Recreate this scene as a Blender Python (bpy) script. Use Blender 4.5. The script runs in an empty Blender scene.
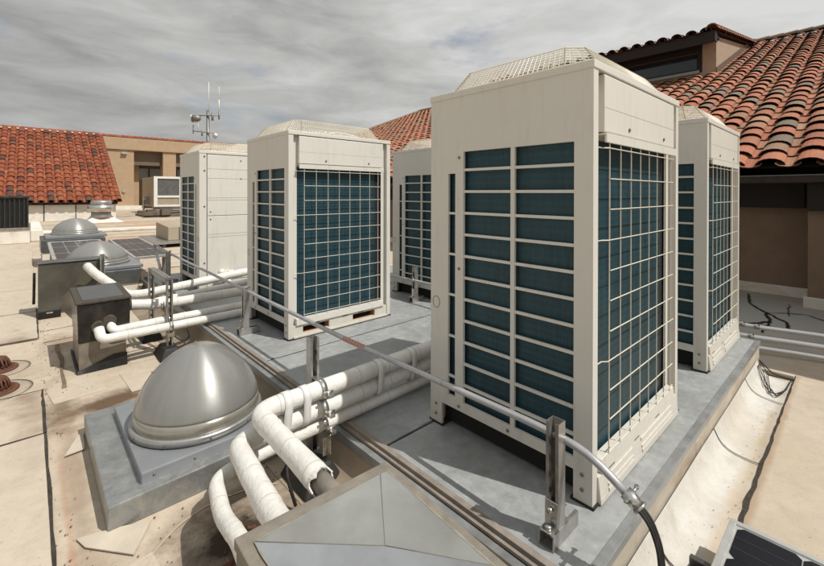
import bpy, math, random
from mathutils import Vector, Matrix, noise as mnoise
random.seed(7)
S = bpy.context.scene
COL = S.collection
PI = math.pi
P0 = 0.20            # platform top above roof deck

# ---------------------------------------------------------------- helpers
class MB:
    def __init__(s): s.v=[]; s.f=[]; s.m=[]; s.sm=[]; s.tone=[]
    def quad(s, pts, mi=0, smooth=False, tone=0.5):
        n=len(s.v); s.v += [tuple(p) for p in pts]; s.f.append(tuple(range(n,n+len(pts)))); s.m.append(mi); s.sm.append(smooth); s.tone.append(tone)
    def box(s, a, b, mi=0):
        (x0,y0,z0),(x1,y1,z1)=a,b
        if x0>x1:x0,x1=x1,x0
        if y0>y1:y0,y1=y1,y0
        if z0>z1:z0,z1=z1,z0
        n=len(s.v)
        s.v += [(x0,y0,z0),(x1,y0,z0),(x1,y1,z0),(x0,y1,z0),(x0,y0,z1),(x1,y0,z1),(x1,y1,z1),(x0,y1,z1)]
        for f in ((0,3,2,1),(4,5,6,7),(0,1,5,4),(1,2,6,5),(2,3,7,6),(3,0,4,7)):
            s.f.append(tuple(n+i for i in f)); s.m.append(mi); s.sm.append(False); s.tone.append(.5)
    def hexa(s, lo, hi, mi=0):
        n=len(s.v); s.v += [tuple(p) for p in lo]+[tuple(p) for p in hi]; k=len(lo)
        s.f.append(tuple(n+i for i in reversed(range(k)))); s.f.append(tuple(n+k+i for i in range(k)))
        for i in range(k):
            j=(i+1)%k; s.f.append((n+i,n+j,n+k+j,n+k+i))
        for _ in range(k+2): s.m.append(mi); s.sm.append(False); s.tone.append(.5)
    def tube(s, path, r, seg=10, mi=0, caps=True, smooth=True):
        path=[Vector(p) for p in path]; n=len(path)
        rr = r if isinstance(r,(list,tuple)) else [r]*n
        t0=(path[1]-path[0]).normalized()
        up=Vector((0,0,1)) if abs(t0.z)<.9 else Vector((1,0,0))
        u=t0.cross(up).normalized(); base=len(s.v); prev=t0
        for i,p in enumerate(path):
            if i==0: t=t0
            elif i==n-1: t=(path[i]-path[i-1]).normalized()
            else: t=((path[i]-path[i-1]).normalized()+(path[i+1]-path[i]).normalized()).normalized()
            q=prev.rotation_difference(t); u=(q@u); u=(u-t*u.dot(t)).normalized(); prev=t
            w=t.cross(u)
            for k in range(seg):
                a=2*PI*k/seg; s.v.append(tuple(p+(u*math.cos(a)+w*math.sin(a))*rr[i]))
        for i in range(n-1):
            for k in range(seg):
                k2=(k+1)%seg
                s.f.append((base+i*seg+k,base+i*seg+k2,base+(i+1)*seg+k2,base+(i+1)*seg+k)); s.m.append(mi); s.sm.append(smooth); s.tone.append(.5)
        if caps:
            s.f.append(tuple(base+k for k in reversed(range(seg)))); s.m.append(mi); s.sm.append(False); s.tone.append(.5)
            s.f.append(tuple(base+(n-1)*seg+k for k in range(seg))); s.m.append(mi); s.sm.append(False); s.tone.append(.5)
    def lathe(s, c, prof, seg=32, mi=0, smooth=True, axis='z'):
        base=len(s.v); n=len(prof)
        for r,h in prof:
            for k in range(seg):
                a=2*PI*k/seg; x,y=r*math.cos(a),r*math.sin(a)
                if axis=='z': p=(c[0]+x,c[1]+y,c[2]+h)
                elif axis=='x': p=(c[0]+h,c[1]+x,c[2]+y)
                else: p=(c[0]+y,c[1]+h,c[2]+x)
                s.v.append(p)
        for i in range(n-1):
            for k in range(seg):
                k2=(k+1)%seg
                s.f.append((base+i*seg+k,base+i*seg+k2,base+(i+1)*seg+k2,base+(i+1)*seg+k)); s.m.append(mi); s.sm.append(smooth); s.tone.append(.5)
        for i,rev in ((0,True),(n-1,False)):
            if prof[i][0]>1e-4:
                r=range(seg); r=reversed(r) if rev else r
                s.f.append(tuple(base+i*seg+k for k in r)); s.m.append(mi); s.sm.append(False); s.tone.append(.5)
    def build(s, name, mats, parent=None, bevel=0, seg=1, weld=False):
        me=bpy.data.meshes.new(name); me.from_pydata(s.v,[],s.f)
        mats = mats if isinstance(mats,(list,tuple)) else [mats]
        for m in mats: me.materials.append(m)
        me.polygons.foreach_set('material_index', s.m); me.polygons.foreach_set('use_smooth', s.sm)
        a=me.attributes.new('tone','FLOAT','FACE'); a.data.foreach_set('value', s.tone)
        me.update()
        o=bpy.data.objects.new(name,me); COL.objects.link(o)
        if parent: o.parent=parent
        if weld:
            w=o.modifiers.new('weld','WELD'); w.merge_threshold=.0002
        if bevel:
            b=o.modifiers.new('bevel','BEVEL'); b.width=bevel; b.segments=seg; b.limit_method='ANGLE'; b.angle_limit=math.radians(50)
        return o

def build_split(mb,name,mats,parent=None,bevel=0,seg=1,label=None,cat=None,group=None):
    par=list(range(len(mb.v)))
    def fd(a):
        while par[a]!=a: par[a]=par[par[a]]; a=par[a]
        return a
    for f in mb.f:
        r=fd(f[0])
        for i in f[1:]: par[fd(i)]=r
    comp={}
    for k,f in enumerate(mb.f): comp.setdefault(fd(f[0]),[]).append(k)
    out=[]
    for ks in comp.values():
        m2=MB(); mp={}
        for k in ks:
            for i in mb.f[k]:
                if i not in mp: mp[i]=len(m2.v); m2.v.append(mb.v[i])
            m2.f.append(tuple(mp[i] for i in mb.f[k])); m2.m.append(mb.m[k]); m2.sm.append(mb.sm[k]); m2.tone.append(mb.tone[k])
        o=m2.build(name,mats,parent,bevel,seg)
        if label: tag(o,label,cat,group)
        out.append(o)
    return out
def tag(o,label=None,cat=None,group=None,kind=None):
    if label: o['label']=label
    if cat: o['category']=cat
    if group: o['group']=group
    if kind: o['kind']=kind
    return o
def empty(name,loc,label,cat,group=None,rz=0):
    o=bpy.data.objects.new(name,None); COL.objects.link(o); o.location=loc; o.rotation_euler=(0,0,rz); o.empty_display_size=.1
    return tag(o,label,cat,group)
def kids(o): return [c for c in bpy.data.objects if c.parent==o]
def copy_tree(o,parent=None):
    c=o.copy(); COL.objects.link(c); c.parent=parent
    for k in kids(o): copy_tree(k,c)
    return c
def rounded(path, rad=.06, n=6):
    P=[Vector(p) for p in path]; out=[P[0]]
    for i in range(1,len(P)-1):
        a,b,c=P[i-1],P[i],P[i+1]; r=min(rad,(b-a).length*.48,(c-b).length*.48)
        p=b+(a-b).normalized()*r; q=b+(c-b).normalized()*r
        for k in range(n+1):
            t=k/n; out.append(p*(1-t)**2+b*2*t*(1-t)+q*t*t)
    out.append(P[-1]); return out
def resample(path, step):
    P=[Vector(p) for p in path]; out=[P[0]]
    for a,b in zip(P,P[1:]):
        L=(b-a).length; n=max(1,int(round(L/step)))
        for k in range(1,n+1): out.append(a.lerp(b,k/n))
    return out
def holed(mb, us, vs, hole, place, t, mi=0):
    """sheet with holes: us/vs cut lists, hole(u,v)->bool, place(u,v,d)->xyz, thickness t"""
    def solid(i,j): return 0<=i<len(us)-1 and 0<=j<len(vs)-1 and not hole((us[i]+us[i+1])/2,(vs[j]+vs[j+1])/2)
    for i in range(len(us)-1):
        for j in range(len(vs)-1):
            if not solid(i,j): continue
            a,b,c,d=us[i],us[i+1],vs[j],vs[j+1]
            mb.quad([place(a,c,0),place(b,c,0),place(b,d,0),place(a,d,0)],mi)
            mb.quad([place(a,d,t),place(b,d,t),place(b,c,t),place(a,c,t)],mi)
            if not solid(i-1,j): mb.quad([place(a,c,t),place(a,c,0),place(a,d,0),place(a,d,t)],mi)
            if not solid(i+1,j): mb.quad([place(b,c,0),place(b,c,t),place(b,d,t),place(b,d,0)],mi)
            if not solid(i,j-1): mb.quad([place(a,c,0),place(a,c,t),place(b,c,t),place(b,c,0)],mi)
            if not solid(i,j+1): mb.quad([place(a,d,t),place(a,d,0),place(b,d,0),place(b,d,t)],mi)

# ---------------------------------------------------------------- materials
class Mat:
    def __init__(s,name,rough=.6,metal=0.,spec=.4):
        s.m=bpy.data.materials.new(name); s.m.use_nodes=True; s.nt=s.m.node_tree; s.b=s.nt.nodes['Principled BSDF']
        s.b.inputs['Roughness'].default_value=rough; s.b.inputs['Metallic'].default_value=metal; s.b.inputs['Specular IOR Level'].default_value=spec
        s.tc=s.nt.nodes.new('ShaderNodeTexCoord')
    def n(s,t,**k):
        x=s.nt.nodes.new('ShaderNode'+t)
        for a,v in k.items():
            if a in x.inputs: x.inputs[a].default_value=v
            else: setattr(x,a,v)
        return x
    def l(s,a,b): s.nt.links.new(a,b)
    def co(s,scale=(1,1,1),src='Object'):
        mp=s.n('Mapping'); mp.inputs['Scale'].default_value=scale; s.l(s.tc.outputs[src],mp.inputs[0]); return mp.outputs[0]
    def noise(s,scale,detail=4,rough=.6,stretch=(1,1,1),dist=0.,src='Object'):
        x=s.n('TexNoise',Scale=scale,Detail=detail,Roughness=rough,Distortion=dist); s.l(s.co(stretch,src),x.inputs['Vector']); return x.outputs[0]
    def ramp(s,fac,stops):
        r=s.n('ValToRGB'); cr=r.color_ramp
        while len(cr.elements)<len(stops): cr.elements.new(.5)
        for e,(p,c) in zip(cr.elements,stops):
            e.position=p; e.color=(c,c,c,1) if isinstance(c,(int,float)) else (*c,1)
        s.l(fac,r.inputs[0]); return r.outputs[0]
    def mix(s,fac,a,b,mode='MIX'):
        x=s.n('Mix',data_type='RGBA',blend_type=mode)
        for i,v in ((0,fac),(6,a),(7,b)):
            if hasattr(v,'is_linked') or hasattr(v,'links'): s.l(v,x.inputs[i])
            elif isinstance(v,(int,float)) : x.inputs[i].default_value = v if i==0 else (v,v,v,1)
            else: x.inputs[i].default_value=(*v,1)
        return x.outputs[2]
    def math(s,op,a,b=None,c=None,clamp=False):
        x=s.n('Math',operation=op,use_clamp=clamp)
        for i,v in enumerate((a,b,c)):
            if v is None: continue
            if isinstance(v,(int,float)): x.inputs[i].default_value=v
            else: s.l(v,x.inputs[i])
        return x.outputs[0]
    def xyz(s):
        x=s.n('SeparateXYZ'); s.l(s.tc.outputs['Object'],x.inputs[0]); return x.outputs
    def color(s,c):
        if isinstance(c,tuple): s.b.inputs['Base Color'].default_value=(*c,1)
        else: s.l(c,s.b.inputs['Base Color'])
    def rough(s,c): s.l(c,s.b.inputs['Roughness'])
    def bump(s,h,strength=.3,dist=.01):
        x=s.n('Bump',Strength=strength,Distance=dist); s.l(h,x.inputs['Height']); s.l(x.outputs[0],s.b.inputs['Normal']); return s
    def blob(s,cx,cy,rx,ry,soft=.5,warp=None,rot=0):
        X,Y,_=s.xyz()
        dx=s.math('SUBTRACT',X,cx); dy=s.math('SUBTRACT',Y,cy)
        c,sn=math.cos(rot),math.sin(rot)
        ax=s.math('ADD',s.math('MULTIPLY',dx,c/rx),s.math('MULTIPLY',dy,sn/rx))
        ay=s.math('ADD',s.math('MULTIPLY',dx,-sn/ry),s.math('MULTIPLY',dy,c/ry))
        d=s.math('SQRT',s.math('ADD',s.math('MULTIPLY',ax,ax),s.math('MULTIPLY',ay,ay)))
        if warp is not None: d=s.math('ADD',d,s.math('MULTIPLY',s.math('SUBTRACT',warp,.5),2.2))
        return s.math('SUBTRACT',1,s.math('DIVIDE',s.math('SUBTRACT',d,1-soft),soft*1.4),clamp=True)

def simple(name,col,rough=.6,metal=0,var=.12,scale=12,bump=0,dirt=None,spec=.4,stretch=(1,1,1),src='Object'):
    m=Mat(name,rough,metal,spec)
    a=tuple(c*(1-var) for c in col); b=tuple(min(1,c*(1+var)) for c in col)
    n=m.noise(scale,5,.6,stretch,src=src); c=m.ramp(n,[(.3,a),(.7,b)])
    if dirt:
        n2=m.noise(scale*.35,6,.7,stretch,1.,src=src); c=m.mix(m.math('MULTIPLY',m.ramp(n2,[(.52,0.),(.72,1.)]),dirt[1]),c,dirt[0])
    m.color(c)
    r=m.ramp(n,[(.3,max(0,rough-.08)),(.7,min(1,rough+.08))]); m.rough(r)
    if bump: m.bump(m.noise(scale*6,4,.6,stretch,src=src),bump,.004)
    return m.m

def membrane(name, base, dirty, rows=True, stains=()):
    m=Mat(name,.85,0,.2)
    big=m.noise(1.1,6,.65); fine=m.noise(40,4,.7); mid=m.noise(6,6,.7,dist=.6)
    c=m.ramp(mid,[(.25,tuple(x*.86 for x in base)),(.55,base),(.8,tuple(min(1,x*1.08) for x in base))])
    c=m.mix(m.math('MULTIPLY',m.ramp(big,[(.5,0.),(.72,1.)]),.55),c,dirty)
    g2=m.noise(17,8,.85); c=m.mix(m.math('MULTIPLY',m.ramp(g2,[(.47,0.),(.68,1.)]),.30),c,tuple(x*.72 for x in dirty)); spk=m.noise(95,2,.5); c=m.mix(m.math('MULTIPLY',m.ramp(spk,[(.69,0.),(.74,1.)]),.6),c,tuple(x*.35 for x in dirty))
    streak=m.noise(9,5,.75,(1,.12,1)); c=m.mix(m.math('MULTIPLY',m.ramp(streak,[(.55,0.),(.75,1.)]),.28),c,tuple(x*.8 for x in dirty))
    warp=m.noise(4.5,6,.7)
    for (cx,cy,rx,ry,rot,col,amt) in stains:
        c=m.mix(m.math('MULTIPLY',m.blob(cx,cy,rx,ry,.7,warp,rot),amt),c,col)
    m.color(c)
    h=m.math('ADD',m.math('MULTIPLY',fine,.4),mid); m.bump(h,.35,.006)
    return m

M={}
BR=(.09,.055,.03)
mm=membrane('deck_membrane',(.49,.415,.325),(.34,.26,.18),stains=[
   (-1.0,2.45,.38,.13,.22,(.10,.06,.035),.95),(-.9,2.25,.5,.05,.1,(.24,.17,.11),.7),(-.62,2.62,.22,.1,.3,(.16,.11,.07),.8),(-1.22,2.6,.07,.4,0,(.12,.08,.05),.7),
   (-1.15,3.85,.16,.28,0,(.22,.14,.09),.6),(-.83,.93,.22,.17,.4,(.035,.022,.014),.97),(-.75,1.14,.35,.09,.2,(.10,.065,.04),.8),
   (-1.26,1.05,.012,.8,0,(.42,.18,.10),.4),(-1.22,1.7,.05,1.0,0,(.2,.13,.08),.5),(-.50,1.1,.14,1.6,0,(.17,.125,.09),.75),(-.5,2.6,.16,1.0,0,(.2,.145,.1),.6),
   (1.5,12.6,1.9,1.0,.1,(.55,.19,.06),.85),(2.9,18.0,1.8,1.2,.2,(.5,.2,.08),.6),(.3,16.5,1.5,.4,.1,(.3,.2,.12),.5),(1.5,20.3,1.3,.7,0,(.5,.22,.1),.5),
   (-1.05,6.9,.2,.5,0,(.3,.2,.12),.5),(4.3,.3,1.4,2.4,0,(.36,.355,.33),.95)])
X,Y,Z=mm.xyz()
M['deck']=mm.m
M['slab']=membrane('slab_membrane',(.49,.425,.34),(.42,.34,.255),stains=[(-1.35,2.9,.08,.9,0,(.2,.13,.08),.5),(-1.45,3.5,.15,.8,0,(.15,.10,.07),.8)]).m
M['gutter']=membrane('gutter_membrane',(.56,.54,.50),(.43,.37,.28),stains=[(.5,-.26,1.2,.03,0,(.46,.36,.25),.6),(1.5,-.28,.9,.025,0,(.34,.27,.19),.6)]).m
M['slabR']=membrane('right_slab_membrane',(.47,.405,.32),(.40,.325,.235),stains=[(.9,-.31,3,.02,0,(.3,.2,.13),.6)]).m
# basin round the drains
M['curb']=simple('curb_membrane',(.46,.405,.325),.8,var=.15,scale=14,bump=.2,dirt=((.2,.14,.1),.7),stretch=(.4,.4,1))
M['wallwhite']=simple('parapet_paint',(.68,.64,.57),.8,var=.1,scale=3,bump=.15,dirt=((.38,.27,.18),.6))
# galvanised platform
m=Mat('platform_sheet',.45,.12,.5)
a=m.noise(3,6,.65); b=m.noise(22,6,.75); d=m.noise(60,3,.6)
c=m.ramp(b,[(.25,(.24,.252,.252)),(.5,(.315,.328,.328)),(.75,(.40,.41,.405))])
c=m.mix(m.math('MULTIPLY',m.ramp(a,[(.45,0.),(.7,1.)]),.45),c,(.20,.19,.165))
c=m.mix(m.math('MULTIPLY',m.ramp(m.noise(13,6,.8,dist=1.),[(.66,0.),(.74,1.)]),.5),c,(.32,.25,.18))
m.color(c); m.rough(m.ramp(b,[(.3,.34),(.7,.62)])); m.bump(m.math('ADD',m.noise(2.2,3,.5),m.math('MULTIPLY',d,.08)),.25,.02)
M['plat']=m.m
M['platedge']=simple('platform_flashing',(.34,.35,.35),.35,.5,var=.15,scale=15,bump=.05,dirt=((.2,.17,.13),.6))
M['brownedge']=simple('weathered_edge_strip',(.22,.19,.16),.7,var=.2,scale=18,bump=.2,dirt=((.3,.25,.19),.6))
# painted unit
def paint(name,base):
    m=Mat(name,.46,0,.45)
    n=m.noise(1.4,5,.6); c=m.ramp(n,[(.3,tuple(x*.93 for x in base)),(.7,base)])
    gr=m.noise(18,6,.75,(1,1,.15)); c=m.mix(m.math('MULTIPLY',m.ramp(gr,[(.52,0.),(.74,1.)]),.30),c,(.36,.30,.22)); g3=m.noise(70,4,.8); c=m.mix(m.math('MULTIPLY',m.ramp(g3,[(.66,0.),(.74,1.)]),.30),c,(.25,.20,.14))
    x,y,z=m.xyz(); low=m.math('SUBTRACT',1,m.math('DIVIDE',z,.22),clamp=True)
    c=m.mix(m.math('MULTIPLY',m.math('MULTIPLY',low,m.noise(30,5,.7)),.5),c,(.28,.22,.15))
    m.color(c); m.rough(m.ramp(gr,[(.3,.40),(.7,.56)])); m.bump(m.noise(3,2,.5),.08,.01)
    return m.m
M['unit']=paint('unit_beige_paint',(.65,.63,.575))
M['crease']=simple('panel_crease_line',(.33,.30,.24),.6)  # crease drawn as a thin line darker than the panel
M['wire']=simple('grille_wire_coating',(.62,.57,.47),.45,var=.08,scale=9)
m=Mat('coil_fins',.5,.25,.5)
x,y,z=m.xyz()
row=m.math('SINE',m.math('MULTIPLY',z,2*PI/.0254))
fin=m.math('SINE',m.math('MULTIPLY',m.math('ADD',x,y),2*PI/.006))
fv=m.noise(150,3,.8,(1,1,.06)); n=m.noise(9,6,.75,(1,1,.4)); c=m.ramp(n,[(.3,(.011,.036,.049)),(.7,(.018,.062,.084))])
c=m.mix(m.math('MULTIPLY',m.math('ADD',m.math('MULTIPLY',row,.5),.5),.28),c,(.008,.022,.030)); c=m.mix(m.math('MULTIPLY',m.ramp(fv,[(.4,0.),(.65,1.)]),.4),c,(.03,.085,.105))
sp=m.noise(26,5,.8); c=m.mix(m.math('MULTIPLY',m.ramp(sp,[(.66,0.),(.74,1.)]),.5),c,(.13,.18,.20))
m.color(c); m.bump(m.math('ADD',m.math('MULTIPLY',row,.3),m.math('MULTIPLY',fv,.8)),.35,.003); M['coil']=m.m
M['dark']=simple('dark_interior',(.012,.012,.012),.8)
M['black']=simple('black_rubber',(.018,.017,.016),.65,var=.25,scale=20,bump=.2,dirt=((.09,.07,.05),.4))
M['rust']=simple('rusted_orange_metal',(.42,.12,.035),.8,var=.35,scale=40,bump=.2)
M['galv']=simple('galvanised_steel',(.42,.41,.385),.34,.75,var=.22,scale=25,bump=.05,dirt=((.22,.15,.10),.35))
M['conduit']=simple('grey_conduit',(.44,.44,.45),.33,.45,var=.1,scale=20,bump=.04,dirt=((.28,.24,.2),.3))
M['shiny']=simple('bright_steel_clamp',(.55,.54,.51),.25,.9,var=.15,scale=30)
M['chrome']=simple('polished_conduit',(.80,.80,.78),.28,.5,var=.05,scale=5)
M['bolt']=simple('bolt_steel',(.22,.21,.20),.4,.8,var=.2,scale=50)
m=Mat('pipe_insulation_jacket',.55,0,.35)
n=m.noise(7,6,.7); c=m.ramp(n,[(.25,(.56,.54,.49)),(.6,(.70,.69,.65))])
c=m.mix(m.math('MULTIPLY',m.ramp(m.noise(16,6,.75,dist=.8),[(.60,0.),(.74,1.)]),.35),c,(.36,.26,.17))
m.color(c); m.bump(m.math('ADD',m.noise(11,4,.6),m.math('MULTIPLY',m.noise(70,3,.6),.2)),.55,.016); M['pipe']=m.m
M['tape']=simple('white_tape',(.68,.67,.64),.5,var=.06,scale=15)
M['bronze']=simple('bronze_sheet',(.022,.020,.017),.25,.2,var=.3,scale=7,bump=.12,dirt=((.15,.12,.085),.45),spec=.6)
M['bronzetop']=simple('bronze_lid_sheet',(.12,.125,.125),.35,.5,var=.18,scale=8,bump=.06,dirt=((.13,.105,.08),.6))
M['bronzelow']=simple('bronze_lower_sheet',(.20,.175,.14),.4,.2,var=.3,scale=9,bump=.12,dirt=((.07,.06,.045),.6))
M['tar']=simple('roofing_tar',(.012,.011,.010),.45,var=.3,scale=30,bump=.4)
M['tar2']=simple('brown_sealant_collar',(.06,.05,.038),.8,var=.3,scale=40,bump=.3)
M['lead']=simple('hood_grey_sheet',(.27,.275,.26),.36,.25,var=.28,scale=2.6,bump=.12,dirt=((.16,.145,.115),.5))
M['leadblue']=simple('hood_pale_sheet',(.275,.288,.298),.34,.25,var=.28,scale=3.4,bump=.1,dirt=((.2,.19,.17),.4))
M['mastic']=simple('brown_mastic',(.19,.17,.14),.8,var=.22,scale=16,bump=.3,dirt=((.3,.25,.18),.4))
m=Mat('curb_box_sheet',.25,.6,.5)
n=m.noise(11,8,.82,dist=.5); c=m.ramp(n,[(.25,(.19,.20,.20)),(.5,(.31,.32,.315)),(.75,(.46,.45,.42))])
c=m.mix(m.math('MULTIPLY',m.ramp(m.noise(9,7,.8),[(.52,0.),(.68,1.)]),.45),c,(.22,.185,.13))
m.color(c); m.rough(m.ramp(n,[(.3,.25),(.7,.5)])); m.bump(m.noise(3.5,3,.5),.25,.02); M['curbbox']=m.m
M['flash']=simple('blue_grey_flashing',(.25,.262,.275),.35,.3,var=.08,scale=6,bump=.05,dirt=((.24,.22,.18),.3))
# domes: circumferentially brushed look
def dome_mat(name,col,rough,an):
    m=Mat(name,rough,.42,.5)
    t=m.n('Tangent',direction_type='RADIAL',axis='Z'); m.l(t.outputs[0],m.b.inputs['Tangent'])
    m.b.inputs['Anisotropic'].default_value=an; m.b.inputs['Anisotropic Rotation'].default_value=0.25
    # scratches run up the dome: noise on angle
    x,y,z=m.xyz(); ang=m.math('ARCTAN2',y,x); cmb=m.n('CombineXYZ'); m.l(m.math('MULTIPLY',ang,9),cmb.inputs[0]); m.l(m.math('MULTIPLY',z,2.2),cmb.inputs[1])
    nn=m.n('TexNoise',Scale=1.,Detail=6,Roughness=.7); m.l(cmb.outputs[0],nn.inputs['Vector'])
    c=m.ramp(nn.outputs[0],[(.3,tuple(k*.90 for k in col)),(.6,col),(.75,tuple(k*1.05 for k in col))])
    bl=m.noise(6,6,.7); c=m.mix(m.math('MULTIPLY',m.ramp(bl,[(.5,0.),(.75,1.)]),.35),c,tuple(k*.75 for k in col))
    m.color(c); m.rough(m.ramp(bl,[(.3,rough-.06),(.7,rough+.08)]))
    m.b.inputs['Coat Weight'].default_value=.7; m.b.inputs['Coat Roughness'].default_value=.10
    return m.m
M['dome']=dome_mat('dome_brushed',(.27,.27,.252),.40,.72)
M['domeband']=dome_mat('dome_lower_band',(.30,.285,.24),.22,.3)
M['domering']=simple('dome_ring_metal',(.40,.40,.385),.3,.7,var=.12,scale=12)
# tiles
def tile(name,cols,dirt=.25,d2=(.05,.045,.04)):
    m=Mat(name,.8,0,.25)
    at=m.n('Attribute',attribute_name='tone'); 
    st=[(i/(len(cols)-1)*.98+.005,c) for i,c in enumerate(cols)]
    c=m.ramp(at.outputs['Fac'],st)
    n=m.noise(9,6,.75); c=m.mix(m.math('MULTIPLY',m.ramp(n,[(.48,0.),(.75,1.)]),dirt),c,d2)
    n3=m.noise(2.2,5,.7); c=m.mix(m.math('MULTIPLY',m.ramp(n3,[(.5,0.),(.8,1.)]),.3),c,(.30,.24,.16))
    m.color(c); m.bump(m.noise(45,4,.7),.25,.006); return m.m
M['tileR']=tile('weathered_salmon_tiles',[(.16,.125,.095),(.25,.165,.11),(.27,.14,.085),(.36,.13,.072),(.31,.11,.062),(.40,.155,.088),(.29,.105,.06),(.34,.19,.115)],.5,(.11,.085,.062))
M['tileL']=tile('red_orange_tiles',[(.07,.04,.03),(.17,.042,.02),(.22,.058,.026),(.27,.075,.033),(.20,.05,.023),(.31,.095,.043),(.18,.048,.023),(.24,.065,.03)],.35,(.12,.035,.018))
M['mortar']=simple('ridge_mortar',(.5,.46,.4),.85,var=.15,scale=8)
M['under']=simple('dark_underlay',(.03,.02,.015),.9)
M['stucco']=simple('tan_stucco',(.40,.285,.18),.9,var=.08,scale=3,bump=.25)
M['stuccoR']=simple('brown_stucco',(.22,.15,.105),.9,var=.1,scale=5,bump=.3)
M['stuccoD']=simple('dormer_stucco',(.36,.27,.19),.9,var=.1,scale=5,bump=.3)
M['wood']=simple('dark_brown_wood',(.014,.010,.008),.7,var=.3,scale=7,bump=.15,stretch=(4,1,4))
M['glass']=simple('dark_window_glass',(.02,.028,.035),.08,0,var=.1,scale=2,spec=.8)
M['glassgrey']=simple('grey_window_glass',(.42,.46,.48),.12,0,var=.15,scale=1,spec=.6)
M['cell']=simple('solar_cell',(.009,.009,.012),.3,0,var=.2,scale=8,spec=.15)
M['cellbrown']=simple('solar_cell_brown_sheen',(.040,.030,.025),.33,.1,var=.35,scale=3,spec=.7)
M['alu']=simple('aluminium_frame',(.56,.56,.54),.35,.6,var=.08,scale=14,dirt=((.3,.25,.2),.3))
M['rtu']=simple('tan_machine_paint',(.36,.30,.22),.6,var=.08,scale=3,dirt=((.2,.15,.1),.3))
M['white']=simple('white_frame_paint',(.72,.71,.67),.5,var=.05,scale=5)
M['mesh']=simple('dusty_filter_mesh',(.10,.10,.095),.7,var=.25,scale=6,bump=.2,dirt=((.2,.17,.14),.5))
M['louver']=simple('black_louvre_metal',(.014,.015,.014),.45,.3,var=.3,scale=8)
M['castiron']=simple('rusty_cast_iron',(.13,.055,.032),.85,.2,var=.35,scale=30,bump=.4,dirt=((.07,.035,.025),.6))
M['mast']=simple('antenna_mast_metal',(.22,.22,.215),.5,.5,var=.1)
M['orange']=simple('orange_label_vinyl',(.50,.12,.05),.5,var=.15,scale=60)

# ---------------------------------------------------------------- world, sun, camera
sun_dir=Vector((.245,-.638,1.0)).normalized()
W=bpy.data.worlds.new('World'); S.world=W; W.use_nodes=True; nt=W.node_tree; nt.nodes.clear()
def N(t,**k):
    x=nt.nodes.new('ShaderNode'+t)
    for a,v in k.items():
        if a in x.inputs: x.inputs[a].default_value=v
        else: setattr(x,a,v)
    return x
L=nt.links.new
sky=N('TexSky'); sky.sky_type='NISHITA'; sky.sun_disc=False; sky.sun_elevation=math.asin(sun_dir.z); sky.sun_rotation=math.atan2(sun_dir.x,sun_dir.y); sky.air_density=1; sky.dust_density=1.5
bg1=N('Background',Strength=.10); L(sky.outputs[0],bg1.inputs[0])
tc=N('TexCoord'); sp=N('SeparateXYZ'); L(tc.outputs['Generated'],sp.inputs[0])
def wm(op,a,b=None,clamp=False):
    x=N('Math',operation=op,use_clamp=clamp)
    for i,v in enumerate((a,b)):
        if v is None: continue
        if isinstance(v,(int,float)): x.inputs[i].default_value=v
        else: L(v,x.inputs[i])
    return x.outputs[0]
zz=wm('ADD',wm('MAXIMUM',sp.outputs[2],0.0),.20)
cx=wm('DIVIDE',sp.outputs[0],zz); cy=wm('DIVIDE',sp.outputs[1],zz)
# rotate so streaks run across the view (along camera right)
ang=-.745
rx=wm('SUBTRACT',wm('MULTIPLY',cx,math.cos(ang)),wm('MULTIPLY',cy,-math.sin(ang)))
ry=wm('ADD',wm('MULTIPLY',cx,-math.sin(ang)),wm('MULTIPLY',cy,math.cos(ang)))
cmb=N('CombineXYZ'); L(wm('ADD',wm('MULTIPLY',rx,.55),wm('MULTIPLY',ry,.18)),cmb.inputs[0]); L(wm('MULTIPLY',ry,.95),cmb.inputs[1])
def wnoise(scale,detail,rough,dist,off):
    mp=N('Mapping'); mp.inputs['Location'].default_value=(off,off*.7,0); L(cmb.outputs[0],mp.inputs[0])
    x=N('TexNoise',Scale=scale,Detail=detail,Roughness=rough,Distortion=dist); L(mp.outputs[0],x.inputs['Vector']); return x.outputs[0]
def snoise(sc,scale,detail,rough,dist,off):
    mp=N('Mapping'); mp.inputs['Rotation'].default_value=(.10,-.13,0); mp.inputs['Scale'].default_value=sc; mp.inputs['Location'].default_value=(off,off*.7,off*.3); L(tc.outputs['Generated'],mp.inputs[0])
    x=N('TexNoise',Scale=scale,Detail=detail,Roughness=rough,Distortion=dist); L(mp.outputs[0],x.inputs['Vector']); return x.outputs[0]
n1=snoise((1,1,3.2),1.6,10,.55,.35,3.3); n2=snoise((1,1,4.2),4.6,10,.6,.5,8.1)
base=wm('ADD',wm('MULTIPLY',n1,.62),wm('MULTIPLY',n2,.38))
# brighter cloud deck toward the camera's right
side=wm('ADD',wm('MULTIPLY',sp.outputs[0],.735*.5),wm('MULTIPLY',sp.outputs[1],-.678*.5))
val=wm('ADD',wm('ADD',base,wm('MULTIPLY',side,.26)),wm('MULTIPLY',sp.outputs[2],.30))
rp=N('ValToRGB'); L(val,rp.inputs[0]); els=rp.color_ramp.elements
while len(els)<5: els.new(.5)
for e,(p,c) in zip(els,[(.33,(.25,.253,.248)),(.43,(.33,.332,.324)),(.51,(.43,.43,.418)),(.61,(.55,.548,.534)),(.74,(.70,.698,.685))]): e.position=p; e.color=(*c,1)
bg2=N('Background',Strength=1.0); L(rp.outputs[0],bg2.inputs[0])
cov=N('ValToRGB'); L(snoise((1,1,2.6),2.1,8,.6,.4,17.),cov.inputs[0]); cov.color_ramp.elements[0].position=.57; cov.color_ramp.elements[1].position=.72
cov.color_ramp.elements[0].color=(1,1,1,1); cov.color_ramp.elements[1].color=(.25,.25,.25,1)
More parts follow.
